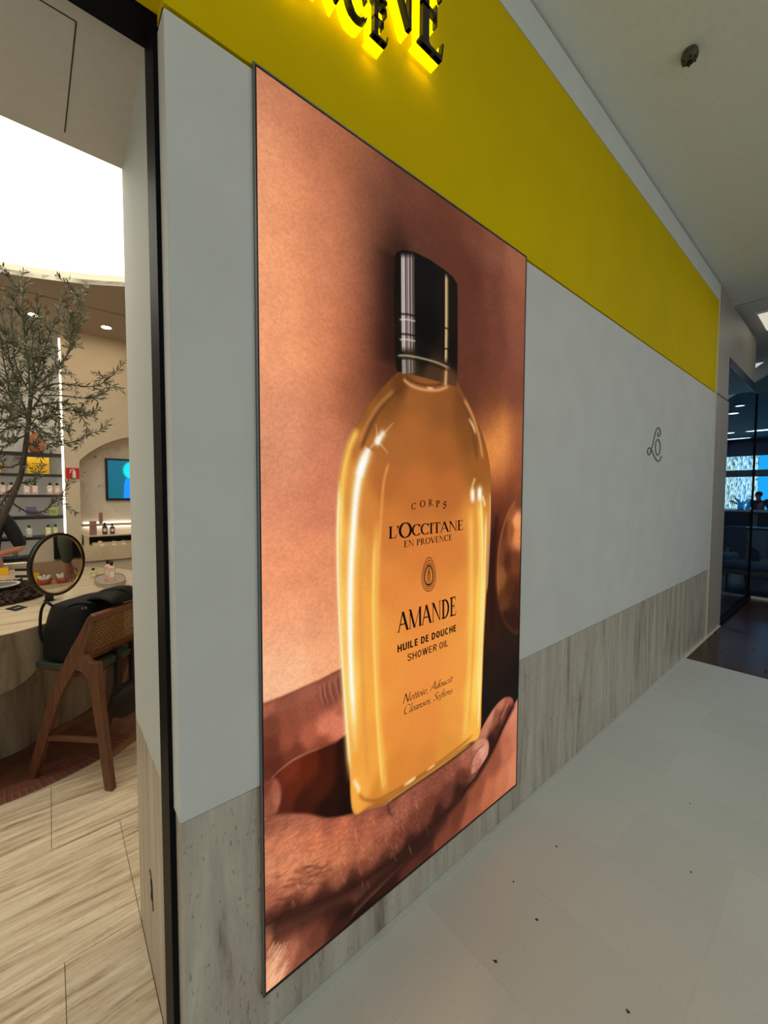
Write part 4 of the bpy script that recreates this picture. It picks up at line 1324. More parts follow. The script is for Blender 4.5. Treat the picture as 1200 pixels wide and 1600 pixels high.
mono = MB()
for pts in ([(3.519, 1.966), (3.512, 1.949), (3.541, 1.94), (3.567, 1.957), (3.564, 1.981), (3.52, 2.004), (3.473, 1.978), (3.438, 1.927), (3.405, 1.86), (3.377, 1.833), (3.338, 1.84), (3.302, 1.818), (3.318, 1.79), (3.355, 1.793), (3.374, 1.82), (3.386, 1.827), (3.424, 1.8), (3.481, 1.768), (3.547, 1.752), (3.587, 1.768), (3.608, 1.797)],
            [(3.516, 1.915), (3.54, 1.912), (3.561, 1.897), (3.574, 1.875), (3.577, 1.849), (3.569, 1.824), (3.551, 1.807), (3.528, 1.799), (3.503, 1.804), (3.483, 1.818), (3.47, 1.841), (3.468, 1.866), (3.476, 1.89), (3.493, 1.907), (3.516, 1.915)]):
    mono.tube([(x, -.002, z) for x, z in smooth_line(pts, 6)], .0045, 6)
mo_ = mono.build('wall_monogram', mat('monogram', (96, 100, 96), .5))
tag(mo_, 'small curling grey monogram on the painted shopfront wall', 'emblem')

# mural lines and tree branches, in metres
MURAL = [[(0.267, 1.262), (0.33, 1.32), (0.4, 1.349), (0.471, 1.352), (0.529, 1.329), (0.574, 1.35), (0.619, 1.376)], [(0.397, 1.526), (0.393, 1.646), (0.381, 1.732), (0.418, 1.802), (0.416, 1.879)], [(0.399, 1.526), (0.407, 1.638), (0.43, 1.708), (0.428, 1.776)], [(0.397, 1.526), (0.355, 1.5), (0.313, 1.474)], [(0.265, 1.457), (0.332, 1.431), (0.372, 1.362), (0.396, 1.31)], [(0.399, 1.526), (0.424, 1.474), (0.472, 1.378), (0.479, 1.352)], [(0.529, 1.329), (0.543, 1.289), (0.594, 1.247)], [(0.339, 1.431), (0.319, 1.457), (0.278, 1.461)], [(0.418, 1.802), (0.398, 1.844), (0.356, 1.85)], [(0.443, 1.379), (0.473, 1.404), (0.466, 1.431)]]
MURAL_LEAF = [(0.292, 1.737), (0.284, 1.686), (0.303, 1.652), (0.288, 1.601), (0.301, 1.551), (0.559, 1.984), (0.514, 1.963), (0.603, 1.969), (0.632, 1.954), (0.479, 1.978), (0.434, 1.587), (0.449, 1.613), (0.419, 1.561), (0.391, 1.869), (0.37, 1.851), (0.413, 1.883), (0.588, 1.995)]
BRANCHES = [(1, [(-0.44, 2.6, 0.734), (-0.361, 2.6, 1.008), (-0.249, 2.6, 1.302), (-0.197, 2.6, 1.439), (-0.145, 2.6, 1.596), (-0.121, 2.6, 1.733), (-0.094, 2.6, 1.948), (-0.08, 2.6, 2.098), (-0.061, 2.6, 2.229)]), (0, [(-0.098, 2.75, 1.967), (-0.138, 2.75, 2.202), (-0.18, 2.75, 2.41), (-0.204, 2.75, 2.659), (-0.245, 2.75, 2.856)]), (0, [(-0.082, 2.5, 2.04), (-0.079, 2.5, 2.287), (-0.094, 2.5, 2.528), (-0.097, 2.5, 2.728), (-0.078, 2.5, 2.862)]), (0, [(-0.076, 2.6, 2.141), (-0.024, 2.6, 2.363), (0.023, 2.6, 2.545), (0.079, 2.6, 2.732), (0.117, 2.6, 2.864)]), (0, [(-0.066, 2.5, 2.166), (0.034, 2.5, 2.309), (0.121, 2.5, 2.433), (0.176, 2.5, 2.597), (0.209, 2.5, 2.778), (0.204, 2.5, 2.872)]), (0, [(-0.062, 2.6, 2.177), (0.049, 2.6, 2.248), (0.154, 2.6, 2.258), (0.283, 2.6, 2.276), (0.394, 2.6, 2.379), (0.469, 2.6, 2.498)]), (0, [(-0.036, 2.55, 2.147), (0.081, 2.55, 2.165), (0.211, 2.55, 2.168), (0.308, 2.55, 2.201), (0.395, 2.55, 2.299)]), (0, [(-0.056, 2.65, 2.089), (0.089, 2.65, 2.14), (0.159, 2.65, 2.101), (0.213, 2.65, 2.016), (0.237, 2.65, 1.926)]), (0, [(-0.074, 2.6, 1.971), (0.006, 2.6, 1.894), (0.08, 2.6, 1.848), (0.151, 2.6, 1.863), (0.237, 2.6, 1.925), (0.306, 2.6, 1.96), (0.359, 2.6, 2.036)]), (0, [(-0.005, 2.7, 2.117), (0.081, 2.7, 2.094), (0.169, 2.7, 2.096), (0.243, 2.7, 2.069), (0.295, 2.7, 2.137)]), (0, [(-0.197, 2.6, 1.439), (-0.107, 2.6, 1.365), (-0.025, 2.6, 1.376), (0.032, 2.6, 1.45), (0.063, 2.6, 1.468), (0.097, 2.6, 1.544), (0.127, 2.6, 1.59)]), (0, [(-0.156, 2.6, 1.562), (-0.085, 2.6, 1.576), (-0.051, 2.6, 1.62), (-0.03, 2.6, 1.682)]), (0, [(-0.125, 2.55, 1.7), (-0.19, 2.55, 1.664), (-0.235, 2.55, 1.67), (-0.278, 2.55, 1.7)]), (0, [(-0.087, 2.6, 1.97), (-0.053, 2.6, 1.927), (-0.018, 2.6, 1.857), (0.02, 2.6, 1.79)]), (0, [(-0.096, 2.7, 2.004), (-0.203, 2.7, 2.055), (-0.279, 2.7, 2.086)]), (0, [(-0.097, 2.8, 2.063), (-0.187, 2.8, 2.247), (-0.265, 2.8, 2.319)]), (0, [(-0.098, 2.6, 1.935), (-0.195, 2.6, 1.924), (-0.27, 2.6, 1.826)]), (0, [(-0.036, 2.8, 2.274), (0.003, 2.8, 2.462), (-0.027, 2.8, 2.635), (-0.015, 2.8, 2.816)]), (0, [(-0.071, 2.7, 2.16), (-0.147, 2.7, 2.362), (-0.157, 2.7, 2.571), (-0.157, 2.7, 2.781), (-0.142, 2.7, 2.891)]), (0, [(-0.033, 2.45, 2.203), (0.084, 2.45, 2.349), (0.137, 2.45, 2.487), (0.135, 2.45, 2.655)]), (0, [(-0.066, 2.75, 2.17), (0.029, 2.75, 2.094), (0.098, 2.75, 2.012), (0.134, 2.75, 1.96)]), (0, [(-0.145, 2.6, 1.596), (-0.214, 2.6, 1.477), (-0.246, 2.6, 1.415), (-0.292, 2.6, 1.374)]), (0, [(-0.107, 2.5, 1.831), (-0.045, 2.5, 1.794), (-0.04, 2.5, 1.731)]), (0, [(-0.078, 2.9, 2.103), (-0.003, 2.9, 2.254), (0.056, 2.9, 2.405), (0.071, 2.9, 2.573)]), (0, [(-0.085, 2.45, 1.991), (-0.158, 2.45, 2.081), (-0.2, 2.45, 2.154), (-0.248, 2.45, 2.165)]), (0, [(-0.086, 2.5, 2.039), (-0.048, 2.5, 2.252), (-0.06, 2.5, 2.414), (-0.039, 2.5, 2.603)]), (0, [(-0.088, 2.7, 2.027), (-0.025, 2.7, 2.013), (0.044, 2.7, 2.021), (0.078, 2.7, 1.966)]), (0, [(-0.179, 2.85, 2.082), (-0.217, 2.85, 2.427), (-0.228, 2.85, 2.598)]), (0, [(-0.129, 2.4, 1.978), (-0.203, 2.4, 1.93), (-0.245, 2.4, 1.964)]), (0, [(-0.109, 2.6, 1.883), (-0.173, 2.6, 1.835), (-0.229, 2.6, 1.789)])]


# ================================================================== SHOP INTERIOR
# mural scratched on the niche wall
niche = [o for o in COL.objects if o.name == 'wall_niche'][0]
M['mural'] = mat('mural_line', (246, 238, 226), .7)
for L in MURAL:
    MB().tube([(x, 4.298, z) for x, z in smooth_line(L, 5)], .0035, 5).build('mural_line', 'mural', niche)
ml = MB()
g = random.Random(3)
for x, z in MURAL_LEAF:
    for k in range(7):
        a, l = g.uniform(0, 6.28), g.uniform(.008, .018)
        cx, cz = x + g.uniform(-.03, .03), z + g.uniform(-.03, .03)
        ml.obox((cx, 4.298, cz), (l * math.cos(a), 0, l * math.sin(a)), (0, .0015, 0), (-.003 * math.sin(a), 0, .003 * math.cos(a)))
o = ml.build('mural_leaves', 'mural', niche)
o['kind'] = 'stuff'

M['shelf_fill_glow'] = emitter('shelf_fill_glow', (255, 250, 240), 11.0)  # fill glow added to brighten the wall behind the shelves
# --- black shelves
SHZ = [1.900, 1.688, 1.478, 1.258, 1.048, .845]
names = ['topmost black wall shelf, holding the orange vase', 'black wall shelf under the orange vase, holding a yellow box', 'black wall shelf holding a row of pink bottles', 'black wall shelf holding a purple and a green box', 'black wall shelf holding clear and yellowish bottles, behind the mirror', 'lowest black wall shelf, with a drinking glass']
for z, lb in zip(SHZ, names):
    t = thing('wall_shelf', (-.7, 4.35, z - .02), lb, 'shelf', 'black shelves on the white wall')
    MB().box(-1.6, 4.352, z - .02, .112, 4.62, z).build('board', 'shelf_black', t)
    MB().box(-1.6, 4.346, z - .026, .113, 4.352, z + .001).build('front_edge', 'shelf_black', t)
    MB().box(-1.6, 4.356, z - .024, .11, 4.362, z - .02).build('light_line', 'shelf_fill_glow', t)  # added glowing strip, hidden behind the front edge to light the wall
cb = thing('low_cabinet', (-.7, 4.3, 0), 'low beige cabinet under the black shelves', 'cabinet')
MB().box(-1.6, 4.32, 0, .12, 4.615, .80).build('body', 'shop_wall', cb)
for k in range(4):
    MB().box(-1.58 + .425 * k, 4.308, .04, -1.58 + .425 * k + .415, 4.32, .78).build('door', 'shop_wall', cb)


def bottle(x, y, z, wv, h, colr, label, grp, capc='black_metal', dep=None, cat='bottle', liquid=None):
    t = thing('bottle', (x, y, z), label, cat, grp)
    dep = dep or wv * .6
    m_ = M.get(colr) or mat(colr, (200, 200, 200))
    rs = []
    for f, zz in ((.92, 0), (1, .02), (1, .62), (.9, .68), (.55, .73), (.34, .76), (.34, .80)):
        rs.append([(x + wv / 2 * f * cx_, y + dep / 2 * f * cy_, z + h * zz) for cx_, cy_ in ((-1, -.7), (-.8, -1), (.8, -1), (1, -.7), (1, .7), (.8, 1), (-.8, 1), (-1, .7))])
    MB().rings(rs).build('body', m_, t)
    MB().lathe([(.001, 0), (wv * .23, 0), (wv * .25, h * .08), (wv * .22, h * .17), (wv * .1, h * .2), (.001, h * .2)], (x, y, z + h * .80), 12).build('cap', capc, t, smooth=True)
    MB().box(x - wv * .3, y - dep / 2 - .0008, z + h * .22, x + wv * .3, y - dep / 2 - .0001, z + h * .5).build('label', 'white_plastic', t)
    return t


M['pink'] = mat('pink_bottle', (226, 186, 166), .25)
M['clearish'] = mat('clear_bottle', (204, 200, 186), .15)
M['lime'] = mat('lime_bottle', (206, 204, 120), .2)
M['violet'] = mat('violet_box', (98, 92, 128), .5)
M['limebox'] = mat('lime_box', (160, 174, 96), .5)
M['mauve'] = mat('mauve_box', (158, 120, 110), .5)
M['greybox'] = mat('grey_box', (170, 160, 150), .5)
Yp = 4.43
for k, (x, lb) in enumerate(((.068, 'pink bottle with black cap at the right end of its shelf'), (.010, 'pink bottle with black cap, second from the right end of its shelf'), (-.108, 'pink bottle partly hidden by an olive twig, third from the right'), (-.170, 'pink bottle right of the tree trunk, fourth from the right'), (-.284, 'pink bottle touching the tree trunk on its left side'), (-.345, 'pink bottle at the left picture edge'))):
    bottle(x, Yp, SHZ[2], .050, .125, 'pink', lb, 'pink bottles on the third shelf')
bottle(-.164, Yp, SHZ[4], .050, .12, 'clearish', 'clear bottle with black cap standing alone on the shelf above the mirror', 'bottles on the fifth shelf')
bottle(-.014, Yp, SHZ[4], .050, .12, 'lime', 'left one of two yellowish bottles above the mirror', 'bottles on the fifth shelf')
bottle(.044, Yp + .02, SHZ[4], .046, .12, 'lime', 'right one of two yellowish bottles above the mirror', 'bottles on the fifth shelf')
bottle(-.285, Yp, SHZ[4], .050, .12, 'clearish', 'clear bottle half hidden behind the person in black', 'bottles on the fifth shelf')


def carton(name, x0, x1, y, z, h, dep, m_, label, cat='box', grp=None, text=True):
    t = thing(name, ((x0 + x1) / 2, y, z), label, cat, grp)
    MB().box(x0, y - dep / 2, z, x1, y + dep / 2, z + h).build('body', m_, t, bevel=.003)
    MB().box(x0 + .001, y - dep / 2 + .001, z + h, x1 - .001, y + dep / 2 - .001, z + h + .0015).build('lid', m_, t)
    if text:
        mb_ = MB()
        for k_ in range(3):
            hw = (x1 - x0) * (.28, .2, .24)[k_]
            zz = z + h * (.62 - .13 * k_)
            mb_.box((x0 + x1) / 2 - hw, y - dep / 2 - .0008, zz, (x0 + x1) / 2 + hw, y - dep / 2 - .0002, zz + h * .03)
        mb_.build('print', 'crumb', t)
    return t


carton('gift_box', -.162, .012, 4.45, SHZ[1], .168, .12, 'yellow_box', 'large yellow gift box on a shelf behind the tree trunk')
carton('gift_box', -.52, -.352, 4.45, SHZ[1], .10, .12, 'yellow_box', 'yellow box just cut by the left picture edge on the shelf')
carton('carton', -.182, -.100, 4.43, SHZ[3], .095, .06, 'violet', 'small purple box on the fourth shelf')
carton('carton', -.004, .072, 4.43, SHZ[3], .092, .06, 'limebox', 'small light green box on the fourth shelf')
carton('carton', .028, .075, 4.52, SHZ[3], .155, .05, 'greybox', 'tall grey box behind the light green box')
carton('carton', -.40, -.315, 4.43, SHZ[3], .085, .06, mat('teal_box', (70, 92, 100), .5), 'dark teal box at the left picture edge on the fourth shelf')
vz = thing('vase', (-.083, 4.47, SHZ[0]), 'round orange clay vase on the topmost shelf behind the leaves', 'vase')
MB().lathe([(.001, 0), (.04, 0), (.062, .04), (.068, .09), (.062, .14), (.045, .185), (.034, .205)], (-.083, 4.47, SHZ[0]), 24).build('body', 'orange_clay', vz, smooth=True)
MB().lathe([(.026, 0), (.036, 0), (.038, .012), (.028, .014), (.026, 0)], (-.083, 4.47, SHZ[0] + .205), 24).build('neck_rim', 'orange_clay', vz, smooth=True)
gl = thing('drinking_glass', (-.272, 4.42, SHZ[5]), 'small clear drinking glass on the lowest shelf beside the person in black', 'glass')
M['glassy'] = glass('glass_clear', (.82, .86, .85), .05)
MB().lathe([(.001, .004), (.018, .004), (.026, .09), (.024, .09), (.016, .008), (.001, .008)], (-.272, 4.42, SHZ[5] - .004), 20).build('cup', 'glassy', gl, smooth=True)
MB().lathe([(.001, 0), (.018, 0), (.018, .006), (.001, .006)], (-.272, 4.42, SHZ[5]), 20).build('foot', 'greybox', gl)

# red fire extinguisher sign with white pictogram
fs = thing('fire_sign', (.187, 4.098, 1.64), 'red fire extinguisher sign with white pictogram on the beige wall', 'sign')
MB().box(.134, 4.093, 1.640, .240, 4.0995, 1.748).build('panel', 'red_sign', fs)
pc = MB()
pc.loft([(x, 4.092, z) for x, z in [(.188, 1.650), (.214, 1.650), (.214, 1.712), (.206, 1.722), (.196, 1.722), (.188, 1.712)]], [(x, 4.093, z) for x, z in [(.188, 1.650), (.214, 1.650), (.214, 1.712), (.206, 1.722), (.196, 1.722), (.188, 1.712)]])
pc.box(.196, 4.092, 1.722, .206, 4.093, 1.732)
pc.obox((.184, 4.0925, 1.729), (.016, 0, .003), (0, .0005, 0), (0, 0, .004))
pc.obox((.171, 4.0925, 1.712), (.003, 0, .016), (0, .0005, 0), (.004, 0, 0))
pc.build('pictogram', 'white_plastic', fs)

# --- niche: ledge, screen, counter unit and what stands there
lg = thing('niche_ledge', (.88, 4.24, 1.144), 'narrow stone ledge with light under it in the arched niche', 'shelf')
MB().box(.262, 4.2, 1.144, 1.53, 4.299, 1.172).build('board', 'counter_stone', lg)
MB().box(.27, 4.27, 1.136, 1.52, 4.285, 1.144).build('light_line', 'led_cool', lg)
MB().box(.27, 4.285, 1.172, 1.52, 4.292, 1.178).build('light_line', 'led_cool', lg)
carton('carton', .405, .437, 4.24, 1.172, .115, .03, 'mauve', 'slim pale mauve box standing on the niche ledge', text=False)
tv = thing('wall_screen', (.72, 4.28, 1.418), 'blue glowing screen on the wall of the arched niche', 'screen')
MB().box(.474, 4.265, 1.418, .97, 4.299, 1.876).build('housing', 'screen_frame', tv, bevel=.004)
sm = bpy.data.materials.new('screen_image')
sm.use_nodes = True
nt = sm.node_tree
b = nt.nodes['Principled BSDF']
tc = nt.nodes.new('ShaderNodeTexCoord')
sx = nt.nodes.new('ShaderNodeSeparateXYZ')
nt.links.new(tc.outputs['Generated'], sx.inputs[0])
rp = nt.nodes.new('ShaderNodeValToRGB')
for pos, c in ((0, (0, 104, 116)), (.3, (0, 138, 158)), (.6, (0, 150, 190)), (1, (0, 110, 150))):
    e = rp.color_ramp.elements.new(pos) if pos not in (0, 1) else rp.color_ramp.elements[int(pos)]
    e.color = (*lin(c), 1)
    e.position = pos
ad = nt.nodes.new('ShaderNodeMath')
ad.operation = 'MULTIPLY_ADD'
ad.inputs[1].default_value = .35
nt.links.new(sx.outputs['Z'], ad.inputs[0])
nt.links.new(sx.outputs['X'], ad.inputs[2])
nt.links.new(ad.outputs[0], rp.inputs[0])
nt.links.new(rp.outputs[0], b.inputs['Emission Color'])
b.inputs['Emission Strength'].default_value = 1.0
b.inputs['Base Color'].default_value = (0, 0, 0, 1)
MB().box(.497, 4.2635, 1.440, .95, 4.265, 1.855).build('screen', sm, tv)
M['scr1'] = emitter('screen_cyan', (0, 206, 240), 1)
M['scr2'] = emitter('screen_blue', (10, 130, 250), 1)
M['scr3'] = emitter('screen_green', (0, 150, 110), 1)
scr = [(.72 + .09 * math.sin(a), 1.75 + .105 * math.cos(a)) for a in [k * math.pi / 14 for k in range(28)]]
MB().loft([(x, 4.2625, z) for x, z in scr], [(x, 4.2635, z) for x, z in scr]).build('screen_motif', 'scr3', tv)
scr = [(.72 + .078 * math.sin(a), 1.75 + .092 * math.cos(a)) for a in [k * math.pi / 14 for k in range(28)]]
MB().loft([(x, 4.2615, z) for x, z in scr], [(x, 4.2625, z) for x, z in scr]).build('screen_motif', 'scr1', tv)
scr = [(.635, 1.442), (.80, 1.442), (.77, 1.60), (.74, 1.66), (.66, 1.66), (.645, 1.6)]
MB().loft([(x, 4.2605, z) for x, z in scr], [(x, 4.2615, z) for x, z in scr]).build('screen_motif', 'scr2', tv)

un_ = thing('counter_unit', (.9, 3.95, 0), 'travertine counter unit with open display box in the arched niche', 'counter')
MB().box(.245, 3.90, .82, 1.545, 4.299, .962).build('top', 'counter_stone', un_)
MB().box(.262, 3.94, 0, 1.53, 4.28, .82).build('body', 'shop_wall', un_)
for k in range(3):
    for z0, z1 in ((.45, .81), (.06, .44)):
        MB().box(.27 + .42 * k, 3.928, z0, .27 + .42 * k + .412, 3.94, z1).build('drawer_front', 'shop_wall', un_)
db = thing('display_box', (.9, 4.15, .962), 'low open stone display box standing on the niche counter', 'display')
MB().box(.262, 4.07, 1.046, 1.53, 4.299, 1.060).build('top_board', 'counter_stone', db)
MB().box(.262, 4.07, .962, .305, 4.299, 1.046).build('side', 'counter_stone', db)
MB().box(1.49, 4.07, .962, 1.53, 4.299, 1.046).build('side', 'counter_stone', db)
MB().box(.305, 4.27, .962, 1.49, 4.299, 1.046).build('back', 'black_metal', db)
ri = MB().box(.325, 3.96, .962, 1.45, 4.05, .990).build('tester_riser', 'counter_stone')
tag(ri, 'long low stone riser in front of the open display box', 'riser')
carton('carton', .316, .376, 4.16, 1.060, .142, .04, 'mauve', 'mauve carton standing on the display box, left of two dark bottles')
M['plum'] = mat('plum_bottle', (84, 64, 70), .3)
bottle(.446, 4.16, 1.060, .044, .125, 'plum', 'left dark plum bottle on the display box', 'plum bottles on the display box')
bottle(.513, 4.16, 1.060, .042, .112, 'plum', 'right dark plum bottle on the display box', 'plum bottles on the display box')
for x, lb in ((.39, 'small yellow lidded jar on the stone riser'), (.51, 'small dark jar in the middle of the stone riser'), (.59, 'small dark jar at the right on the stone riser')):
    t = thing('jar', (x, 4.0, .990), lb, 'jar', 'little jars on the riser')
    MB().lathe([(.001, 0), (.017, 0), (.018, .008), (.001, .008)], (x, 4.0, .990), 14).build('pot', 'white_plastic', t)
    MB().lathe([(.001, 0), (.0185, 0), (.017, .01), (.001, .01)], (x, 4.0, .998), 14).build('lid', 'lime' if x < .4 else 'black_metal', t)
for x, lb in ((.40, 'little white price card at the left of the niche counter'), (.50, 'little white price card in the middle of the niche counter'), (.585, 'little white price card at the right of the niche counter')):
    c = MB().obox((x, 3.925, .972), (.017, 0, 0), (0, .003, .009), (0, .0008, -.0003)).build('price_card', 'white_plastic')
    tag(c, lb, 'card', 'price cards on the niche counter')

# --- the big travertine table
TZ = .80
tout = smooth_line([(-1.7, 1.9), (-1.2, 1.70), (-.6, 1.655), (-.30, 1.668), (-.202, 1.69), (-.097, 1.735), (.004, 1.815), (.13, 1.93), (.30, 2.09), (.46, 2.32), (.58, 2.65), (.60, 3.0), (.5, 3.35), (.36, 3.56), (.2, 3.72), (0, 3.84), (-.4, 3.9), (-1.2, 3.85), (-1.7, 3.5), (-1.85, 2.7)], 5, closed=True)


def tzb(x, y):
    if y > 2.4:
        return TZ - .05
    return float(np.interp(x, [-.215, -.16, -.115, -.075, -.042, -.012, .018, .05], [.505, .515, .535, .570, .622, .675, .722, .765]))


tab = thing('stone_table', (-.5, 2.7, 0), 'large rounded travertine table with bark bed and mirror on it', 'table')
n = len(tout)
tt = MB()
tt.v = [(p[0], p[1], TZ) for p in tout] + [(p[0] * .985 - .008, p[1] + (.0 if p[1] > 2.4 else .004), tzb(p[0], p[1])) for p in tout]
tt.f = [tuple(range(n))]
top_me = MB()
top_me.loft([(p[0], p[1], TZ - .004) for p in tout], [(p[0], p[1], TZ) for p in tout]).build('table_top', 'counter_stone', tab)
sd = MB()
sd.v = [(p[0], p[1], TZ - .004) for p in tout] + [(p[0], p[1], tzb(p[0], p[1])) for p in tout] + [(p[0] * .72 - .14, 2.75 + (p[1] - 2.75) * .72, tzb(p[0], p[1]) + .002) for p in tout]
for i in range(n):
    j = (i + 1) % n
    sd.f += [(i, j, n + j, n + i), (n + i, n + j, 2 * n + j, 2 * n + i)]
sd.build('apron', 'table_side_shaded', tab, smooth=False)
bo = smooth_line([(-1.4, 2.3), (-.9, 2.05), (-.5, 2.0), (-.25, 2.05), (-.144, 2.10), (-.03, 2.22), (.10, 2.32), (.196, 2.42), (.3, 2.7), (.25, 3.1), (-.1, 3.35), (-.8, 3.45), (-1.4, 3.2), (-1.55, 2.7)], 5, closed=True)
MB().rings([[(p[0], p[1], .0032) for p in bo], [(p[0], p[1], .62) for p in bo], [(p[0] * .98, 2.7 + (p[1] - 2.7) * .98, TZ - .006) for p in bo]]).build('base', 'table_side_shaded', tab, smooth=False)

# bark bed in the table: chips are too many to count
mz = TZ + .001
mo2 = smooth_line([(-.62, 2.45), (-.40, 2.36), (-.248, 2.367), (-.148, 2.416), (-.046, 2.54), (-.06, 2.72), (-.118, 3.02), (-.236, 3.2), (-.45, 3.22), (-.62, 2.95)], 5, closed=True)
bed = thing('bark_bed', (-.33, 2.78, TZ), 'bed of brown bark chips on the travertine table under the tree', 'bark')
MB().loft([(p[0], p[1], mz) for p in mo2], [(p[0] * .99, p[1], TZ + .012) for p in mo2]).build('soil', 'mulch', bed)
ch = MB()
g = random.Random(5)
mp_ = [tuple(p) for p in mo2]
cnt = 0
while cnt < 1100:
    x, y = g.uniform(-.62, -.03), g.uniform(2.35, 3.22)
    if not bool(inside(np.array([x]), np.array([y]), mp_)[0]):
        continue
    cnt += 1
    a, l, b2 = g.uniform(0, 3.14), g.uniform(.01, .026), g.uniform(.005, .010)
    tl = g.uniform(-.5, .5)
    ch.obox((x, y, TZ + .014 + g.uniform(0, .014)), (l * math.cos(a), l * math.sin(a), l * tl), (-b2 * math.sin(a), b2 * math.cos(a), 0), (0, 0, .003))
o = ch.build('bark_chips', 'mulch', bed)
o['kind'] = 'stuff'
bw = thing('bowl', (-.30, 2.83, TZ + .02), 'shallow pale bowl with white rim lying in the bark bed', 'bowl')
MB().lathe([(.001, 0), (.07, 0), (.115, .028), (.125, .036), (.118, .038), (.066, .01), (.001, .008)], (-.30, 2.83, TZ + .02), 32).build('dish', mat('dark_dish', (120, 112, 100), .4), bw, smooth=True)
MB().lathe([(.112, 0), (.128, 0), (.128, .006), (.112, .006), (.112, 0)], (-.30, 2.83, TZ + .056), 32).build('rim', 'white_plastic', bw)
# black card with pale print
cd = thing('black_card', (-.168, 2.26, TZ), 'small black card lying on the travertine table before the bark', 'card')
cpts = [(-.22, 2.274), (-.167, 2.175), (-.118, 2.243), (-.166, 2.336)]
MB().loft([(x, y, TZ) for x, y in cpts], [(x, y, TZ + .003) for x, y in cpts]).build('card', 'black_metal', cd)
MB().obox((-.165, 2.255, TZ + .0033), (.012, .012, 0), (.004, -.006, 0), (0, 0, .0003)).build('print', 'greybox', cd)
# tray with bottles
tr = thing('stone_tray', (.35, 2.77, TZ), 'rounded stone tray on the table beside the mirror', 'tray')
to = smooth_line([(.262, 2.62), (.30, 2.53), (.36, 2.52), (.43, 2.60), (.452, 2.78), (.445, 2.92), (.39, 3.0), (.30, 3.0), (.262, 2.9), (.252, 2.76)], 4, closed=True)
MB().loft([(p[0], p[1], TZ) for p in to], [(p[0], p[1], TZ + .024) for p in to]).build('slab', mat('tray_stone', (172, 160, 142), .5, var=.08, scale=20), tr)
MB().rings([[(.352 + (p[0] - .352) * f, 2.765 + (p[1] - 2.765) * f, TZ + zz) for p in to] for f, zz in ((1.0, .024), (1.0, .032), (.94, .032), (.94, .024), (1.0, .024))], cap=False).build('raised_edge', mat('tray_edge', (160, 146, 128), .5), tr)
bottle(.352, 2.66, TZ + .025, .046, .155, 'pink', 'front one of two pale pink bottles with dark caps on the stone tray', 'bottles on the stone tray')
bottle(.338, 2.76, TZ + .025, .046, .155, 'pink', 'rear one of two pale pink bottles with dark caps on the stone tray', 'bottles on the stone tray')
bottle(.262, 3.02, TZ, .045, .085, 'lime', 'small yellowish bottle with black cap behind the stone tray', None)
pb = carton('paper_box', -.335, -.283, 3.66, TZ, .058, .05, 'yellow_box', 'little yellow box at the back of the table beside the person in black', text=False)

# --- round table mirror
mc, mr_ = Vector((.035, 2.35, 1.035)), .203
nv_ = Vector((math.sin(R(46)), -math.cos(R(46)), 0))
tv_ = Vector((math.cos(R(46)), math.sin(R(46)), 0))
zv = Vector((0, 0, 1))
mi = thing('table_mirror', (.0, 2.36, TZ), 'round black framed mirror standing on the travertine table', 'mirror')


def mring(r, d):
    return [mc + tv_ * (r * math.cos(2 * math.pi * k / 56)) + zv * (r * math.sin(2 * math.pi * k / 56)) + nv_ * d for k in range(56)]


MB().rings([mring(r, d) for r, d in ((.188, .010), (.203, .010), (.205, .0), (.203, -.014), (.19, -.018), (.188, -.014), (.188, .010))], cap=False).build('frame', 'black_metal', mi, smooth=False)
MB().rings([mring(r, d) for r, d in ((.183, .008), (.188, .008), (.188, .003), (.183, .003), (.183, .008))], cap=False).build('brass_ring', 'brass', mi)
MB().rings([mring(.1875, .004), mring(.1875, -.012)]).build('mirror_glass', 'mirror', mi)
MB().box(-.038, 2.35, TZ, .006, 2.372, TZ + .05).build('stem', 'black_metal', mi)
MB().lathe([(.001, 0), (.03, 0), (.03, .004), (.001, .004)], (-.016, 2.36, TZ), 20).build('foot', 'black_metal', mi)
p0 = mc - tv_ * .19 - nv_ * .02
for dz in (-.012, .028):
    MB().obox(p0 + Vector((-.025, .02, -.03 + dz)), (.03, -.02, 0), (.004, .006, 0), (0, 0, .007)).build('bracket', 'black_metal', mi)

# --- what the mirror sees on the right side of the shop
sc = thing('side_counter', (1.83, 2.4, 0), 'low counter with orange bowls seen in the table mirror', 'counter')
MB().box(1.62, 1.4, 0, 1.99, 3.4, .58).build('body', 'shop_wall', sc)
MB().box(1.60, 1.4, .58, 1.99, 3.4, .60).build('top', 'counter_stone', sc)
MB().box(1.95, 1.4, .60, 1.99, 3.4, .80).build('backboard', mat('tan_board', (170, 140, 108), .7), sc)
dk = MB().box(1.96, 2.40, .82, 1.995, 3.3, 1.6).build('dark_panel', 'black_metal')
tag(dk, 'dark panel on the right shop wall seen in the table mirror', 'panel')
for y, lb in ((2.315, 'left orange bowl with white towels seen in the table mirror'), (2.455, 'right orange bowl with white towels seen in the table mirror')):
    t = thing('clay_bowl', (1.80, y, .60), lb, 'bowl', 'bowls on the side counter')
    MB().lathe([(.001, 0), (.045, 0), (.06, .055), (.054, .055), (.04, .01), (.001, .01)], (1.80, y, .60), 24).build('pot', mat('red_clay', (176, 84, 44), .6), t, smooth=True)
    for k in range(5):
        a = k * 1.256
        MB().tube([(1.80 + .02 * math.cos(a), y + .02 * math.sin(a), .62), (1.80 + .045 * math.cos(a), y + .045 * math.sin(a), .69)], [.014, .008], 8).build('rolled_towel', 'white_plastic', t, smooth=True)
carton('gift_box', 1.86, 1.94, 2.24, .60, .10, .08, 'yellow_box', 'yellow box on the side counter seen in the table mirror', text=False)

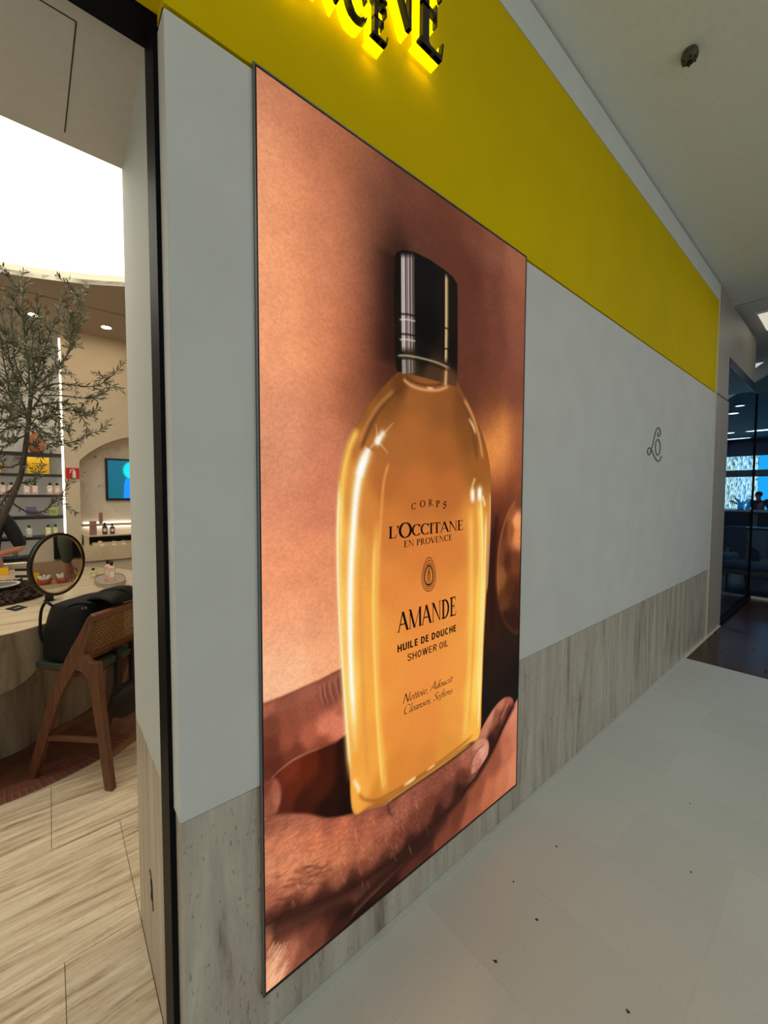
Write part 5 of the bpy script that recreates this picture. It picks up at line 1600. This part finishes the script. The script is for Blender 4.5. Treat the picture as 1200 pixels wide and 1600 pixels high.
# --- olive tree
tree = thing('olive_tree', (BRANCHES[0][1][0][0], 2.6, TZ), 'slender olive tree with narrow grey green leaves growing from the table', 'tree')
base = BRANCHES[0][1]
pts = smooth_line([(base[0][0] - .02, 2.6, TZ + .01)] + [tuple(p) for p in base[1:]], 5)
MB().tube(pts, [.022 - .012 * k / len(pts) for k in range(len(pts))], 8).build('trunk', 'bark', tree, smooth=True)
fo = MB()
tw = MB()
g = random.Random(21)


def leaf(p, d, l):
    d = d.normalized()
    s = d.cross(Vector((g.uniform(-1, 1), g.uniform(-1, 1), g.uniform(-.6, 1)))).normalized()
    b_ = len(fo.v)
    wv = l * .115
    mid = p + d * l * .5
    fo.v += [tuple(p), tuple(mid + s * wv), tuple(p + d * l), tuple(mid - s * wv)]
    fo.f.append((b_, b_ + 1, b_ + 2, b_ + 3))


def leafy(line, dens, lmin, lmax):
    L = [Vector(p) for p in line]
    for a, b_ in zip(L[:-1], L[1:]):
        d = b_ - a
        k = max(1, int(d.length * dens))
        for i in range(k):
            p = a + d * (i + g.random()) / k
            for sgn in (-1, 1):
                side_ = d.normalized().cross(Vector((g.uniform(-.4, .4), -1, g.uniform(-.4, .4)))).normalized() * sgn
                dd = d.normalized() * g.uniform(.7, 1.2) + side_ * g.uniform(.3, .9) + Vector((g.uniform(-.2, .2), g.uniform(-.5, .5), g.uniform(-.2, .2)))
                leaf(p, dd, g.uniform(lmin, lmax))


for i, (tr_, L) in enumerate(BRANCHES):
    if tr_:
        continue
    sm_ = smooth_line(L, 5)
    MB().tube(sm_, [.006 - .0045 * k / len(sm_) for k in range(len(sm_))], 5).build('branch', 'bark', tree)
    leafy(sm_[2:], 66, .032, .056)
    # side twigs
    dense = 9 if i in (1, 2, 3, 4, 14, 15, 16, 17, 18, 19, 23, 24, 25, 26, 27, 28) else 3 if i not in (10, 11, 12, 21) else 1
    for k in range(dense):
        a = Vector(sm_[g.randrange(len(sm_) // 4, len(sm_) - 1)])
        up_ = g.uniform(.05, .3) if i in (1, 2, 3, 4, 17, 18, 19, 25) else g.uniform(-.15, .25)
        d = Vector((g.uniform(-.18, .2), g.uniform(-.25, .25), up_)).normalized() * g.uniform(.10, .22)
        e_ = [a, a + d * .5 + Vector((g.uniform(-.02, .02), 0, .01)), a + d]
        tw.tube(e_, [.0022, .0018, .001], 4)
        leafy(e_, 60, .03, .05)
o = tw.build('twigs', 'bark', tree)
o['kind'] = 'stuff'
o = fo.build('foliage', 'leaf', tree)
o['kind'] = 'stuff'

# --- counter chair
CA, CU, CW = Vector((.184, 1.379, 0)), Vector((-.643, .766, 0)), Vector((.766, .643, 0))
CWID = .47


def cp3(f, wv, z):
    return CA + CU * f + CW * wv + Vector((0, 0, z))


chair = thing('counter_chair', cp3(.24, CWID / 2, 0), 'walnut counter chair with cane back and green seat beside the stone table', 'chair')


def plate(pts, w0, w1):
    return MB().loft([cp3(f, w0, z) for f, z in pts], [cp3(f, w1, z) for f, z in pts])


front = smooth_line([(.494, .0), (.335, .435), (.225, .66), (.135, .80), (.092, .874)], 4) + smooth_line([(.075, .892), (.052, .894), (.046, .876), (.075, .835), (.115, .745), (.15, .675), (.165, .645), (.172, .61), (.205, .555), (.288, .406), (.443, .0)], 4)
rear = [(.0, 0), (.018, 0), (.055, .30), (.098, .556)] + smooth_line([(.108, .578), (.135, .600), (.166, .603)], 3) + [(.19, .66), (.15, .70), (.115, .69), (.085, .655), (.055, .652), (.036, .655), (.02, .44), (-.027, .0)]
for w0 in (0, CWID - .032):
    plate(front, w0, w0 + .032).build('front_leg', 'walnut', chair, bevel=.005)
    plate(rear, w0 + .001, w0 + .033).build('rear_leg', 'walnut', chair, bevel=.005)
    plate([(.40, .214), (.03, .240), (.03, .264), (.39, .240)], w0 + .006, w0 + .026).build('side_stretcher', 'walnut_h', chair, bevel=.003)
plate([(-.005, .150), (.018, .150), (.020, .182), (-.003, .182)], .03, CWID - .03).build('rear_stretcher', 'walnut_h', chair, bevel=.003)
plate([(.36, .214), (.385, .214), (.375, .245), (.35, .245)], .03, CWID - .03).build('front_stretcher', 'walnut_h', chair, bevel=.003)
# seat
seat = [[cp3(f, wv, z) for f, wv in smooth_line([(.13, .05), (.30, .036), (.46, .04), (.50, .10), (.505, CWID / 2), (.50, CWID - .10), (.46, CWID - .04), (.30, CWID - .036), (.13, CWID - .05), (.11, CWID / 2)], 3, closed=True)] for z in (.578, .583, .604, .612)]
MB().rings(seat).build('seat', 'seat_green', chair, smooth=False, bevel=.004)
plate([(.13, .555), (.40, .555), (.40, .578), (.13, .578)], .034, CWID - .034).build('seat_frame', 'walnut_h', chair)
# backrest: rails follow the slope of the front legs
bs = Vector((-.087, 0, .23))


def bk3(s, wv, o_=0.0):
    """s runs up the back, o_ out of it"""
    f = .142 - .087 * s - .02 * 0 + o_ * .93
    return cp3(f, wv, .672 + .225 * s + o_ * .35)


def rail(s0, s1, w0, w1, t0=-.014, t1=.014):
    A = [bk3(s0, w0, t0), bk3(s1, w0, t0), bk3(s1, w0, t1), bk3(s0, w0, t1)]
    Bq = [bk3(s0, w1, t0), bk3(s1, w1, t0), bk3(s1, w1, t1), bk3(s0, w1, t1)]
    return MB().loft(A, Bq)


rail(.84, 1.0, .0, CWID).build('top_rail', 'walnut_h', chair, bevel=.006)
rail(-.16, .02, .03, CWID - .03).build('bottom_rail', 'walnut_h', chair, bevel=.006)
rail(.02, .84, .0, .034).build('back_stile', 'walnut', chair, bevel=.004)
rail(.02, .84, CWID - .034, CWID).build('back_stile', 'walnut', chair, bevel=.004)
cn = MB()
nw, ns = 22, 11
for k in range(nw + 1):
    wv = .034 + (CWID - .068) * k / nw
    cn.loft([bk3(0.0, wv - .0045, -.001), bk3(.86, wv - .0045, -.001), bk3(.86, wv - .0045, .001), bk3(0, wv - .0045, .001)], [bk3(0, wv + .0045, -.001), bk3(.86, wv + .0045, -.001), bk3(.86, wv + .0045, .001), bk3(0, wv + .0045, .001)])
for k in range(ns + 1):
    s = .01 + .84 * k / ns
    cn.loft([bk3(s - .019, .03, -.003), bk3(s + .019, .03, -.003), bk3(s + .019, .03, -.001), bk3(s - .019, .03, -.001)], [bk3(s - .019, CWID - .03, -.003), bk3(s + .019, CWID - .03, -.003), bk3(s + .019, CWID - .03, -.001), bk3(s - .019, CWID - .03, -.001)])
cn.build('cane_panel', 'cane', chair)

# --- bags
bag = thing('black_tote_bag', cp3(.30, .22, .612), 'black leather tote bag standing on the seat of the cane chair', 'bag')
rs = []
for z, f0, f1, w0, w1 in ((.614, .17, .425, .045, .33), (.63, .16, .44, .03, .34), (.74, .16, .435, .03, .34), (.84, .155, .415, .035, .34), (.91, .15, .395, .045, .33), (.93, .16, .385, .06, .32)):
    ring_ = []
    for f, wv in ((f0, w0 + .03), (f0 + .03, w0), (f1 - .03, w0), (f1, w0 + .03), (f1, w1 - .03), (f1 - .03, w1), (f0 + .03, w1), (f0, w1 - .03)):
        ring_.append(cp3(f, wv, z + .012 * math.sin(f * 40 + wv * 23)))
    rs.append(ring_)
MB().rings(rs).build('body', 'bag_black', bag, smooth=True, sub=1)


def strap(pts, r, parent, m_='bag_black', nm='handle'):
    return MB().tube(smooth_line([cp3(*p) for p in pts], 6), r, 7).build(nm, m_, parent, smooth=True)


strap([(.37, .07, .905), (.40, .06, .925), (.425, .055, .88), (.435, .055, .80), (.43, .055, .735), (.41, .06, .70)], .007, bag)
strap([(.42, .07, .70), (.385, .055, .80), (.31, .052, .87), (.22, .06, .928), (.15, .09, .925)], .008, bag)
strap([(.2, .14, .925), (.15, .16, .97), (.08, .2, .975), (.05, .24, .93)], .012, bag)
fl = []
for f, z, h in ((.24, .925, .02), (.18, .945, .035), (.11, .955, .04), (.06, .94, .035), (.04, .92, .01)):
    fl.append([cp3(f, wv, z + h * math.sin(a)) for a, wv in ((0, .10), (.8, .14), (1.57, .22), (2.3, .30), (3.14, .34))] + [cp3(f, .34, z - .02), cp3(f, .10, z - .02)])
MB().rings(fl).build('top_pouch', 'bag_black', bag, smooth=True, sub=1)
for k in range(2):
    c = cp3(.175 - .02 * k, .062, .905 + .004 * k)
    MB().obox(c, CW * .003, CU * .005, Vector((0, 0, .005))).build('metal_stud', 'grey_metal', bag)
hb = thing('hanging_bag', cp3(.05, .22, .30), 'dark brown bag hanging from the back of the cane chair', 'bag')
rs = []
for z, f0, f1, w0, w1 in ((.285, .03, .09, .15, .36), (.30, .015, .11, .12, .39), (.36, .01, .12, .10, .40), (.42, .015, .115, .12, .40), (.45, .03, .10, .16, .39)):
    rs.append([cp3(f, wv, z + .1 * max(0, (wv - .22)) * (1 if z > .4 else -.2)) for f, wv in ((f0, w0 + .03), (f0 + .02, w0), (f1 - .02, w0), (f1, w0 + .03), (f1, w1 - .03), (f1 - .02, w1), (f0 + .02, w1), (f0, w1 - .03))])
MB().rings(rs).build('body', 'bag_brown', hb, smooth=True, sub=1)
for wv in (0, .1):
    MB().loft([cp3(.05, .13 + wv, .40), cp3(.075, .13 + wv, .40), cp3(.135, .20 + wv, .64), cp3(.11, .20 + wv, .64)], [cp3(.05, .165 + wv, .40), cp3(.075, .165 + wv, .40), cp3(.135, .225 + wv, .64), cp3(.11, .225 + wv, .64)]).build('strap', 'bag_brown', hb)


# ================================================================== PEOPLE
M['red_clay_lip'] = mat('lip', (150, 80, 72), .5)
def skin_mesh(name, verts, edges, radii, material, parent, root=0, sub=1):
    me = bpy.data.meshes.new(name)
    me.from_pydata([tuple(v) for v in verts], edges, [])
    ob = bpy.data.objects.new(name, me)
    COL.objects.link(ob)
    ob.modifiers.new('skin', 'SKIN')
    if not me.skin_vertices:
        bpy.context.view_layer.objects.active = ob
    for i, r in enumerate(radii):
        d = me.skin_vertices[0].data[i]
        d.radius = (r, r)
        d.use_root = (i == root)
    sb = ob.modifiers.new('sub', 'SUBSURF')
    sb.levels = sb.render_levels = sub
    dg_ = bpy.context.evaluated_depsgraph_get()
    ev = ob.evaluated_get(dg_)
    m2 = bpy.data.meshes.new_from_object(ev)
    bpy.data.objects.remove(ob)
    lo = [min(v.co[k] for v in m2.vertices) for k in range(3)]
    hi = [max(v.co[k] for v in m2.vertices) for k in range(3)]
    org = Vector(((lo[0] + hi[0]) / 2, (lo[1] + hi[1]) / 2, lo[2]))
    m2.transform(Matrix.Translation(-org))
    m2.polygons.foreach_set('use_smooth', [True] * len(m2.polygons))
    m2.materials.clear()
    m2.materials.append(M[material] if isinstance(material, str) else material)
    o2 = bpy.data.objects.new(name, m2)
    COL.objects.link(o2)
    o2.location = org
    if parent:
        put(o2, parent)
    return o2


def person(loc, heading, height, arms, label, top, bottom, group=None, hair='hair', skin='skin_light', sleeve=.5, hem=.93):
    """arms: per side (elbow, wrist) in local 1.70 m units; x right, y forward, z up"""
    t = thing('person', loc, label, 'person', group)
    s = height / 1.70
    ca, sa = math.cos(heading), math.sin(heading)

    def T(p):
        x, y, z = p[0] * s, p[1] * s, p[2] * s
        return Vector((loc[0] + x * ca - y * sa, loc[1] + x * sa + y * ca, loc[2] + z))

    V, E_, Rr = [], [], []

    def add(p, r, par=None):
        V.append(T(p))
        Rr.append(r * s)
        if par is not None:
            E_.append((par, len(V) - 1))
        return len(V) - 1

    pel = add((0, 0, .95), .125)
    sp1 = add((0, 0, 1.10), .115, pel)
    chs = add((0, .0, 1.27), .135, sp1)
    nb_ = add((0, -.01, 1.43), .065, chs)
    nk = add((0, .0, 1.50), .052, nb_)
    hd_ = add((0, .015, 1.585), .078, nk)
    tp = add((0, .015, 1.66), .05, hd_)
    for sg in (-1, 1):
        sh = add((.175 * sg, 0, 1.40), .062, chs)
        el, wr = arms[0 if sg < 0 else 1]
        e1 = add(el, .042, sh)
        w1_ = add(wr, .028, e1)
        d = (Vector(wr) - Vector(el)).normalized()
        side_ = d.cross(Vector((0, .3, 1))).normalized()
        pm_ = add(Vector(wr) + d * .06, .034, w1_)
        for j, (o_, l_) in enumerate(((-.03, .07), (-.01, .085), (.01, .08), (.03, .062))):
            a_ = add(Vector(wr) + d * .095 + side_ * o_, .010, pm_)
            b_ = add(Vector(wr) + d * (.095 + l_ * .55) + side_ * o_ * 1.1 + Vector((0, 0, -.012)), .009, a_)
            add(Vector(wr) + d * (.095 + l_ * .9) + side_ * o_ * 1.1 + Vector((0, 0, -.035)), .008, b_)
        th = add(Vector(wr) + d * .04 + side_ * -.042, .011, pm_)
        add(Vector(wr) + d * .085 + side_ * -.062, .009, th)
        hp_ = add((.085 * sg, 0, .88), .095, pel)
        kn = add((.095 * sg, .02, .50), .058, hp_)
        an = add((.095 * sg, -.02, .09), .038, kn)
        add((.105 * sg, .13, .035), .034, an)
    skin_mesh('body', V, E_, Rr, skin, t, 0)
    # top: torso and sleeves
    V, E_, Rr = [], [], []
    a = add((0, 0, hem), .142 + (.93 - hem) * .1)
    b_ = add((0, 0, 1.10), .135, a)
    c = add((0, 0, 1.27), .152, b_)
    d_ = add((0, -.005, 1.415), .085, c)
    for sg in (-1, 1):
        sh = add((.178 * sg, 0, 1.40), .078, c)
        el, wr = arms[0 if sg < 0 else 1]
        shv, elv, wrv = Vector((.178 * sg, 0, 1.40)), Vector(el), Vector(wr)
        if sleeve < 1:
            add(shv.lerp(elv, .5), .068, sh)
            add(shv.lerp(elv, .5 + sleeve), .060, len(V) - 1)
        else:
            e1 = add(el, .058, sh)
            add(elv.lerp(wrv, .9), .042, e1)
    skin_mesh('top', V, E_, Rr, top, t, 0)
    V, E_, Rr = [], [], []
    a = add((0, 0, .97), .138)
    b_ = add((0, 0, .92), .135, a)
    for sg in (-1, 1):
        hp_ = add((.088 * sg, 0, .84), .102, b_)
        kn = add((.095 * sg, .02, .50), .072, hp_)
        add((.095 * sg, -.015, .12), .056, kn)
    skin_mesh('trousers', V, E_, Rr, bottom, t, 0)
    for sg in (-1, 1):
        V, E_, Rr = [], [], []
        a = add((.097 * sg, -.03, .055), .048)
        b_ = add((.102 * sg, .06, .045), .042, a)
        add((.106 * sg, .15, .035), .033, b_)
        skin_mesh('shoe', V, E_, Rr, 'black_metal', t, 0)
    hp0 = T((0, -.012, 1.612))
    MB().lathe([(.001, -.085 * s), (.055 * s, -.07 * s), (.082 * s, -.02 * s), (.085 * s, .03 * s), (.065 * s, .07 * s), (.03 * s, .088 * s), (.001, .092 * s)], hp0, 18).build('hair', hair, t, smooth=True)
    nz0, nz1 = T((0, .088, 1.60)), T((0, .105, 1.575))
    MB().tube([nz0, nz1], [.006 * s, .012 * s], 8).build('nose', skin, t, smooth=True)
    m0, m1 = T((-.022, .086, 1.545)), T((.022, .086, 1.545))
    MB().tube([m0, m1], .005 * s, 6).build('mouth', 'red_clay_lip', t)
    for sg in (-1, 1):
        MB().lathe([(.001, -.026 * s), (.01 * s, -.012 * s), (.011 * s, .012 * s), (.001, .026 * s)], T((.083 * sg, .01, 1.585)), 8).build('ear', skin, t, smooth=True)
    for sg in (-1, 1):
        p = T((.03 * sg, .082, 1.60))
        MB().lathe([(.001, -.007 * s), (.007 * s, -.003 * s), (.007 * s, .003 * s), (.001, .007 * s)], p, 8).build('eye', 'hair', t, smooth=True)
    return t


person((-.475, 4.11, 0), R(180), 1.52, (((-.30, .03, 1.09), (-.13, .17, 1.06)), ((.30, .03, 1.08), (.10, .20, 1.06))),
       'person in a black T-shirt with arms folded before them, cut by the left picture edge', 'shirt_black', 'trouser')
person((1.05, 2.71, 0), R(-90), 1.72, (((-.26, .06, 1.12), (-.10, .26, 1.00)), ((.27, .04, 1.08), (.24, .20, .84))),
       'person in a grey green sweater seen only in the round table mirror', 'sweater', 'trouser', sleeve=1.0, hem=.70)

# ================================================================== LOUNGE
M['grey_fabric'] = mat('grey_upholstery', (96, 98, 102), .9, var=.1, scale=60)
M['dark_fabric'] = mat('dark_upholstery', (58, 58, 64), .9, var=.1, scale=60)
M['oak'] = mat('oak', (128, 92, 62), .45, var=.15, scale=10)
ac = thing('lounge_chair', (8.55, .2, 0), 'low wooden lounge chair with grey cushion behind the blue glass', 'chair')
MB().box(8.28, -.35, .33, 8.95, .42, .46).build('seat_cushion', 'grey_fabric', ac, bevel=.05)
MB().box(8.26, -.38, .25, 8.97, .46, .33).build('seat_frame', 'oak', ac, bevel=.01)
for x, y, h in ((8.36, .11, .76), (8.36, .44, .60), (8.9, -.36, .60), (8.9, .44, .60)):
    MB().tube([(x, y, 0), (x, y, h)], [.016, .022], 10).build('leg', 'oak', ac, smooth=True)
MB().tube(smooth_line([(8.36, .44, .6), (8.37, .30, .76), (8.36, .11, .765)], 5), .018, 8).build('arm_rail', 'dark_fabric', ac, smooth=True)
rs = []
for k in range(13):
    a = math.pi * k / 12
    rs.append((math.cos(a), math.sin(a)))
bkp = [(.12 + .14 * c_, .50 + .19 * s_) for c_, s_ in rs] + [(-.02, .46), (.26, .46)]
MB().loft([(8.52, y, z) for y, z in bkp], [(8.62, y, z) for y, z in bkp]).build('round_cushion', 'dark_fabric', ac, bevel=.02)
cl = MB()
rs = []
for k in range(9):
    t_ = k / 8
    rr = .075 * math.sin(math.pi * (.12 + .76 * t_))
    rs.append([(8.45 + rr * 1.1 * math.cos(a), .22 + .26 * t_ + rr * .2 * math.sin(a * 2), .52 + rr * .85 * math.sin(a) + .02 * math.sin(t_ * 9)) for a in [j * math.pi / 5 for j in range(10)]])
cl.rings(rs)
o = cl.build('folded_blanket', mat('blue_blanket', (120, 136, 150), .9, var=.2, scale=25), smooth=True)
tag(o, 'crumpled blue grey blanket lying on the lounge chair', 'blanket')
ac2 = thing('lounge_chair', (9.6, .45, 0), 'dark high backed lounge chair behind the one with the grey cushion', 'chair')
MB().box(9.45, .28, .40, 9.55, .60, .95).build('backrest', 'dark_fabric', ac2, bevel=.05)
MB().box(9.45, .25, .33, 10.0, .62, .45).build('seat', 'dark_fabric', ac2, bevel=.03)
for x, y in ((9.48, .28), (9.48, .58), (9.95, .28), (9.95, .58)):
    MB().tube([(x, y, 0), (x, y, .34)], [.012, .02], 8).build('leg', 'oak', ac2)
sb = thing('sideboard', (11.1, .1, 0), 'grey sideboard with panelled doors behind the lounge chairs', 'cabinet')
MB().box(11.0, -.9, .10, 11.45, .54, .80).build('body', 'lounge_cab', sb)
for k in range(4):
    MB().box(10.985, -.88 + .355 * k, .14, 11.0, -.88 + .355 * k + .34, .77).build('door', 'lounge_cab', sb)
MB().box(10.98, -.92, .80, 11.47, .56, .83).build('top', 'black_metal', sb)
MB().box(11.05, -.85, 0, 11.4, .5, .10).build('plinth', 'black_metal', sb)
bc = thing('bar_counter', (14.6, .6, 0), 'long dark bar counter before the bright lounge windows', 'counter')
MB().box(14.3, -2.2, 0, 14.8, 2.6, 1.05).build('body', mat('bar_dark', (12, 13, 18), .3), bc)
MB().box(14.2, -2.3, 1.05, 14.9, 2.7, 1.10).build('top', mat('bar_top', (200, 206, 210), .25), bc)
MB().box(14.285, .74, .02, 14.3, .86, 1.03).build('post_panel', 'lounge_cab', bc)
person((15.15, .84, 0), R(70), 1.60, (((-.30, -.02, 1.14), (-.34, .1, .94)), ((.28, .0, 1.14), (.2, .16, .98))),
       'person in a dark jacket standing before the bright blue lounge windows', 'silhouette', 'trouser', sleeve=1.0)


def pane_mat(name, col, st, noise=False):
    mt_ = bpy.data.materials.new(name)
    mt_.use_nodes = True
    nt_ = mt_.node_tree
    b_ = nt_.nodes['Principled BSDF']
    b_.inputs['Base Color'].default_value = (0, 0, 0, 1)
    b_.inputs['Emission Color'].default_value = (*lin(col), 1)
    b_.inputs['Emission Strength'].default_value = st
    if noise:
        tc_ = nt_.nodes.new('ShaderNodeTexCoord')
        mp__ = nt_.nodes.new('ShaderNodeMapping')
        mp__.inputs['Scale'].default_value = (1, 9, 2.2)
        nz_ = nt_.nodes.new('ShaderNodeTexNoise')
        nz_.inputs['Scale'].default_value = 3
        nz_.inputs['Detail'].default_value = 6
        rp_ = nt_.nodes.new('ShaderNodeValToRGB')
        rp_.color_ramp.elements[0].position = .40
        rp_.color_ramp.elements[0].color = (*lin((60, 110, 96)), 1)
        rp_.color_ramp.elements[1].position = .58
        rp_.color_ramp.elements[1].color = (*lin(col), 1)
        nt_.links.new(tc_.outputs['Object'], mp__.inputs[0])
        nt_.links.new(mp__.outputs[0], nz_.inputs['Vector'])
        nt_.links.new(nz_.outputs['Fac'], rp_.inputs[0])
        nt_.links.new(rp_.outputs[0], b_.inputs['Emission Color'])
    return mt_


M['pane_blue'] = pane_mat('daylight_blue', (40, 196, 250), 1.15)
M['pane_leaf'] = pane_mat('daylight_foliage', (240, 255, 240), 1.9, True)
w3 = struct(MB().box(17.37, -1.6, 2.09, 17.40, 2.4, 2.31).build('window_3', 'lounge_cab'), 'bright lounge windows looking out on foliage')
for z0, z1 in ((1.05, 2.09), (2.31, 2.76)):
    for y0, y1, m_ in ((-1.6, -.8, 'pane_blue'), (-.79, .13, 'pane_blue'), (.14, 1.14, 'pane_blue'), (1.15, 1.55, 'pane_leaf'), (1.56, 1.95, 'pane_leaf'), (1.96, 2.4, 'pane_leaf')):
        MB().box(17.38, y0, z0, 17.399, y1, z1).build('pane', m_, w3)
for (x, y, lx_, ly_, lb) in ((10.66, .63, .07, .07, 'round lounge ceiling lamp nearest the glazing'), (11.55, .87, .09, .09, 'round lounge ceiling lamp, second from the glazing'), (15.1, 1.52, .12, .12, 'round lounge ceiling lamp at the left by the stone panel'), (16.8, 1.62, .10, .35, 'long thin lounge ceiling lamp above the leafy window'), (15.1, .72, .14, .45, 'long bright lounge ceiling lamp at the right picture edge')):
    t = thing('lounge_lamp', (x, y, 3.28), lb, 'light', 'lounge ceiling lamps')
    pts_ = [(x + lx_ * math.cos(k * math.pi / 10), y + ly_ * math.sin(k * math.pi / 10)) for k in range(20)]
    MB().loft([(a, b_, 3.285) for a, b_ in pts_], [(a, b_, 3.30) for a, b_ in pts_]).build('lamp', 'led_cool', t)
    MB().rings([[(x + (lx_ + f) * math.cos(k * math.pi / 10), y + (ly_ + f) * math.sin(k * math.pi / 10), z) for k in range(20)] for f, z in ((0, 3.282), (.015, 3.282), (.015, 3.30), (0, 3.30), (0, 3.282))], cap=False).build('trim_ring', 'white_plastic', t)
# plant on the bar in front of the window
pt = thing('potted_plant', (14.55, 1.12, 1.10), 'spiky dark plant in a pot on the bar before the leafy window', 'plant')
MB().lathe([(.001, 0), (.06, 0), (.08, .10), (.07, .10), (.001, .09)], (14.55, 1.12, 1.10), 14).build('pot', 'black_metal', pt, smooth=True)
for k in range(9):
    a = k * .7
    l = .22 + .06 * (k % 3)
    c0_ = Vector((14.55, 1.12, 1.18))
    tipv = c0_ + Vector((math.cos(a) * l * .5, math.sin(a) * l, .05 + .09 * ((k * 5) % 3)))
    md = (c0_ + tipv) / 2 + Vector((0, 0, .08))
    MB().tube([c0_, md, tipv], [.012, .022, .002], 6).build('leaf', 'leaf', pt)
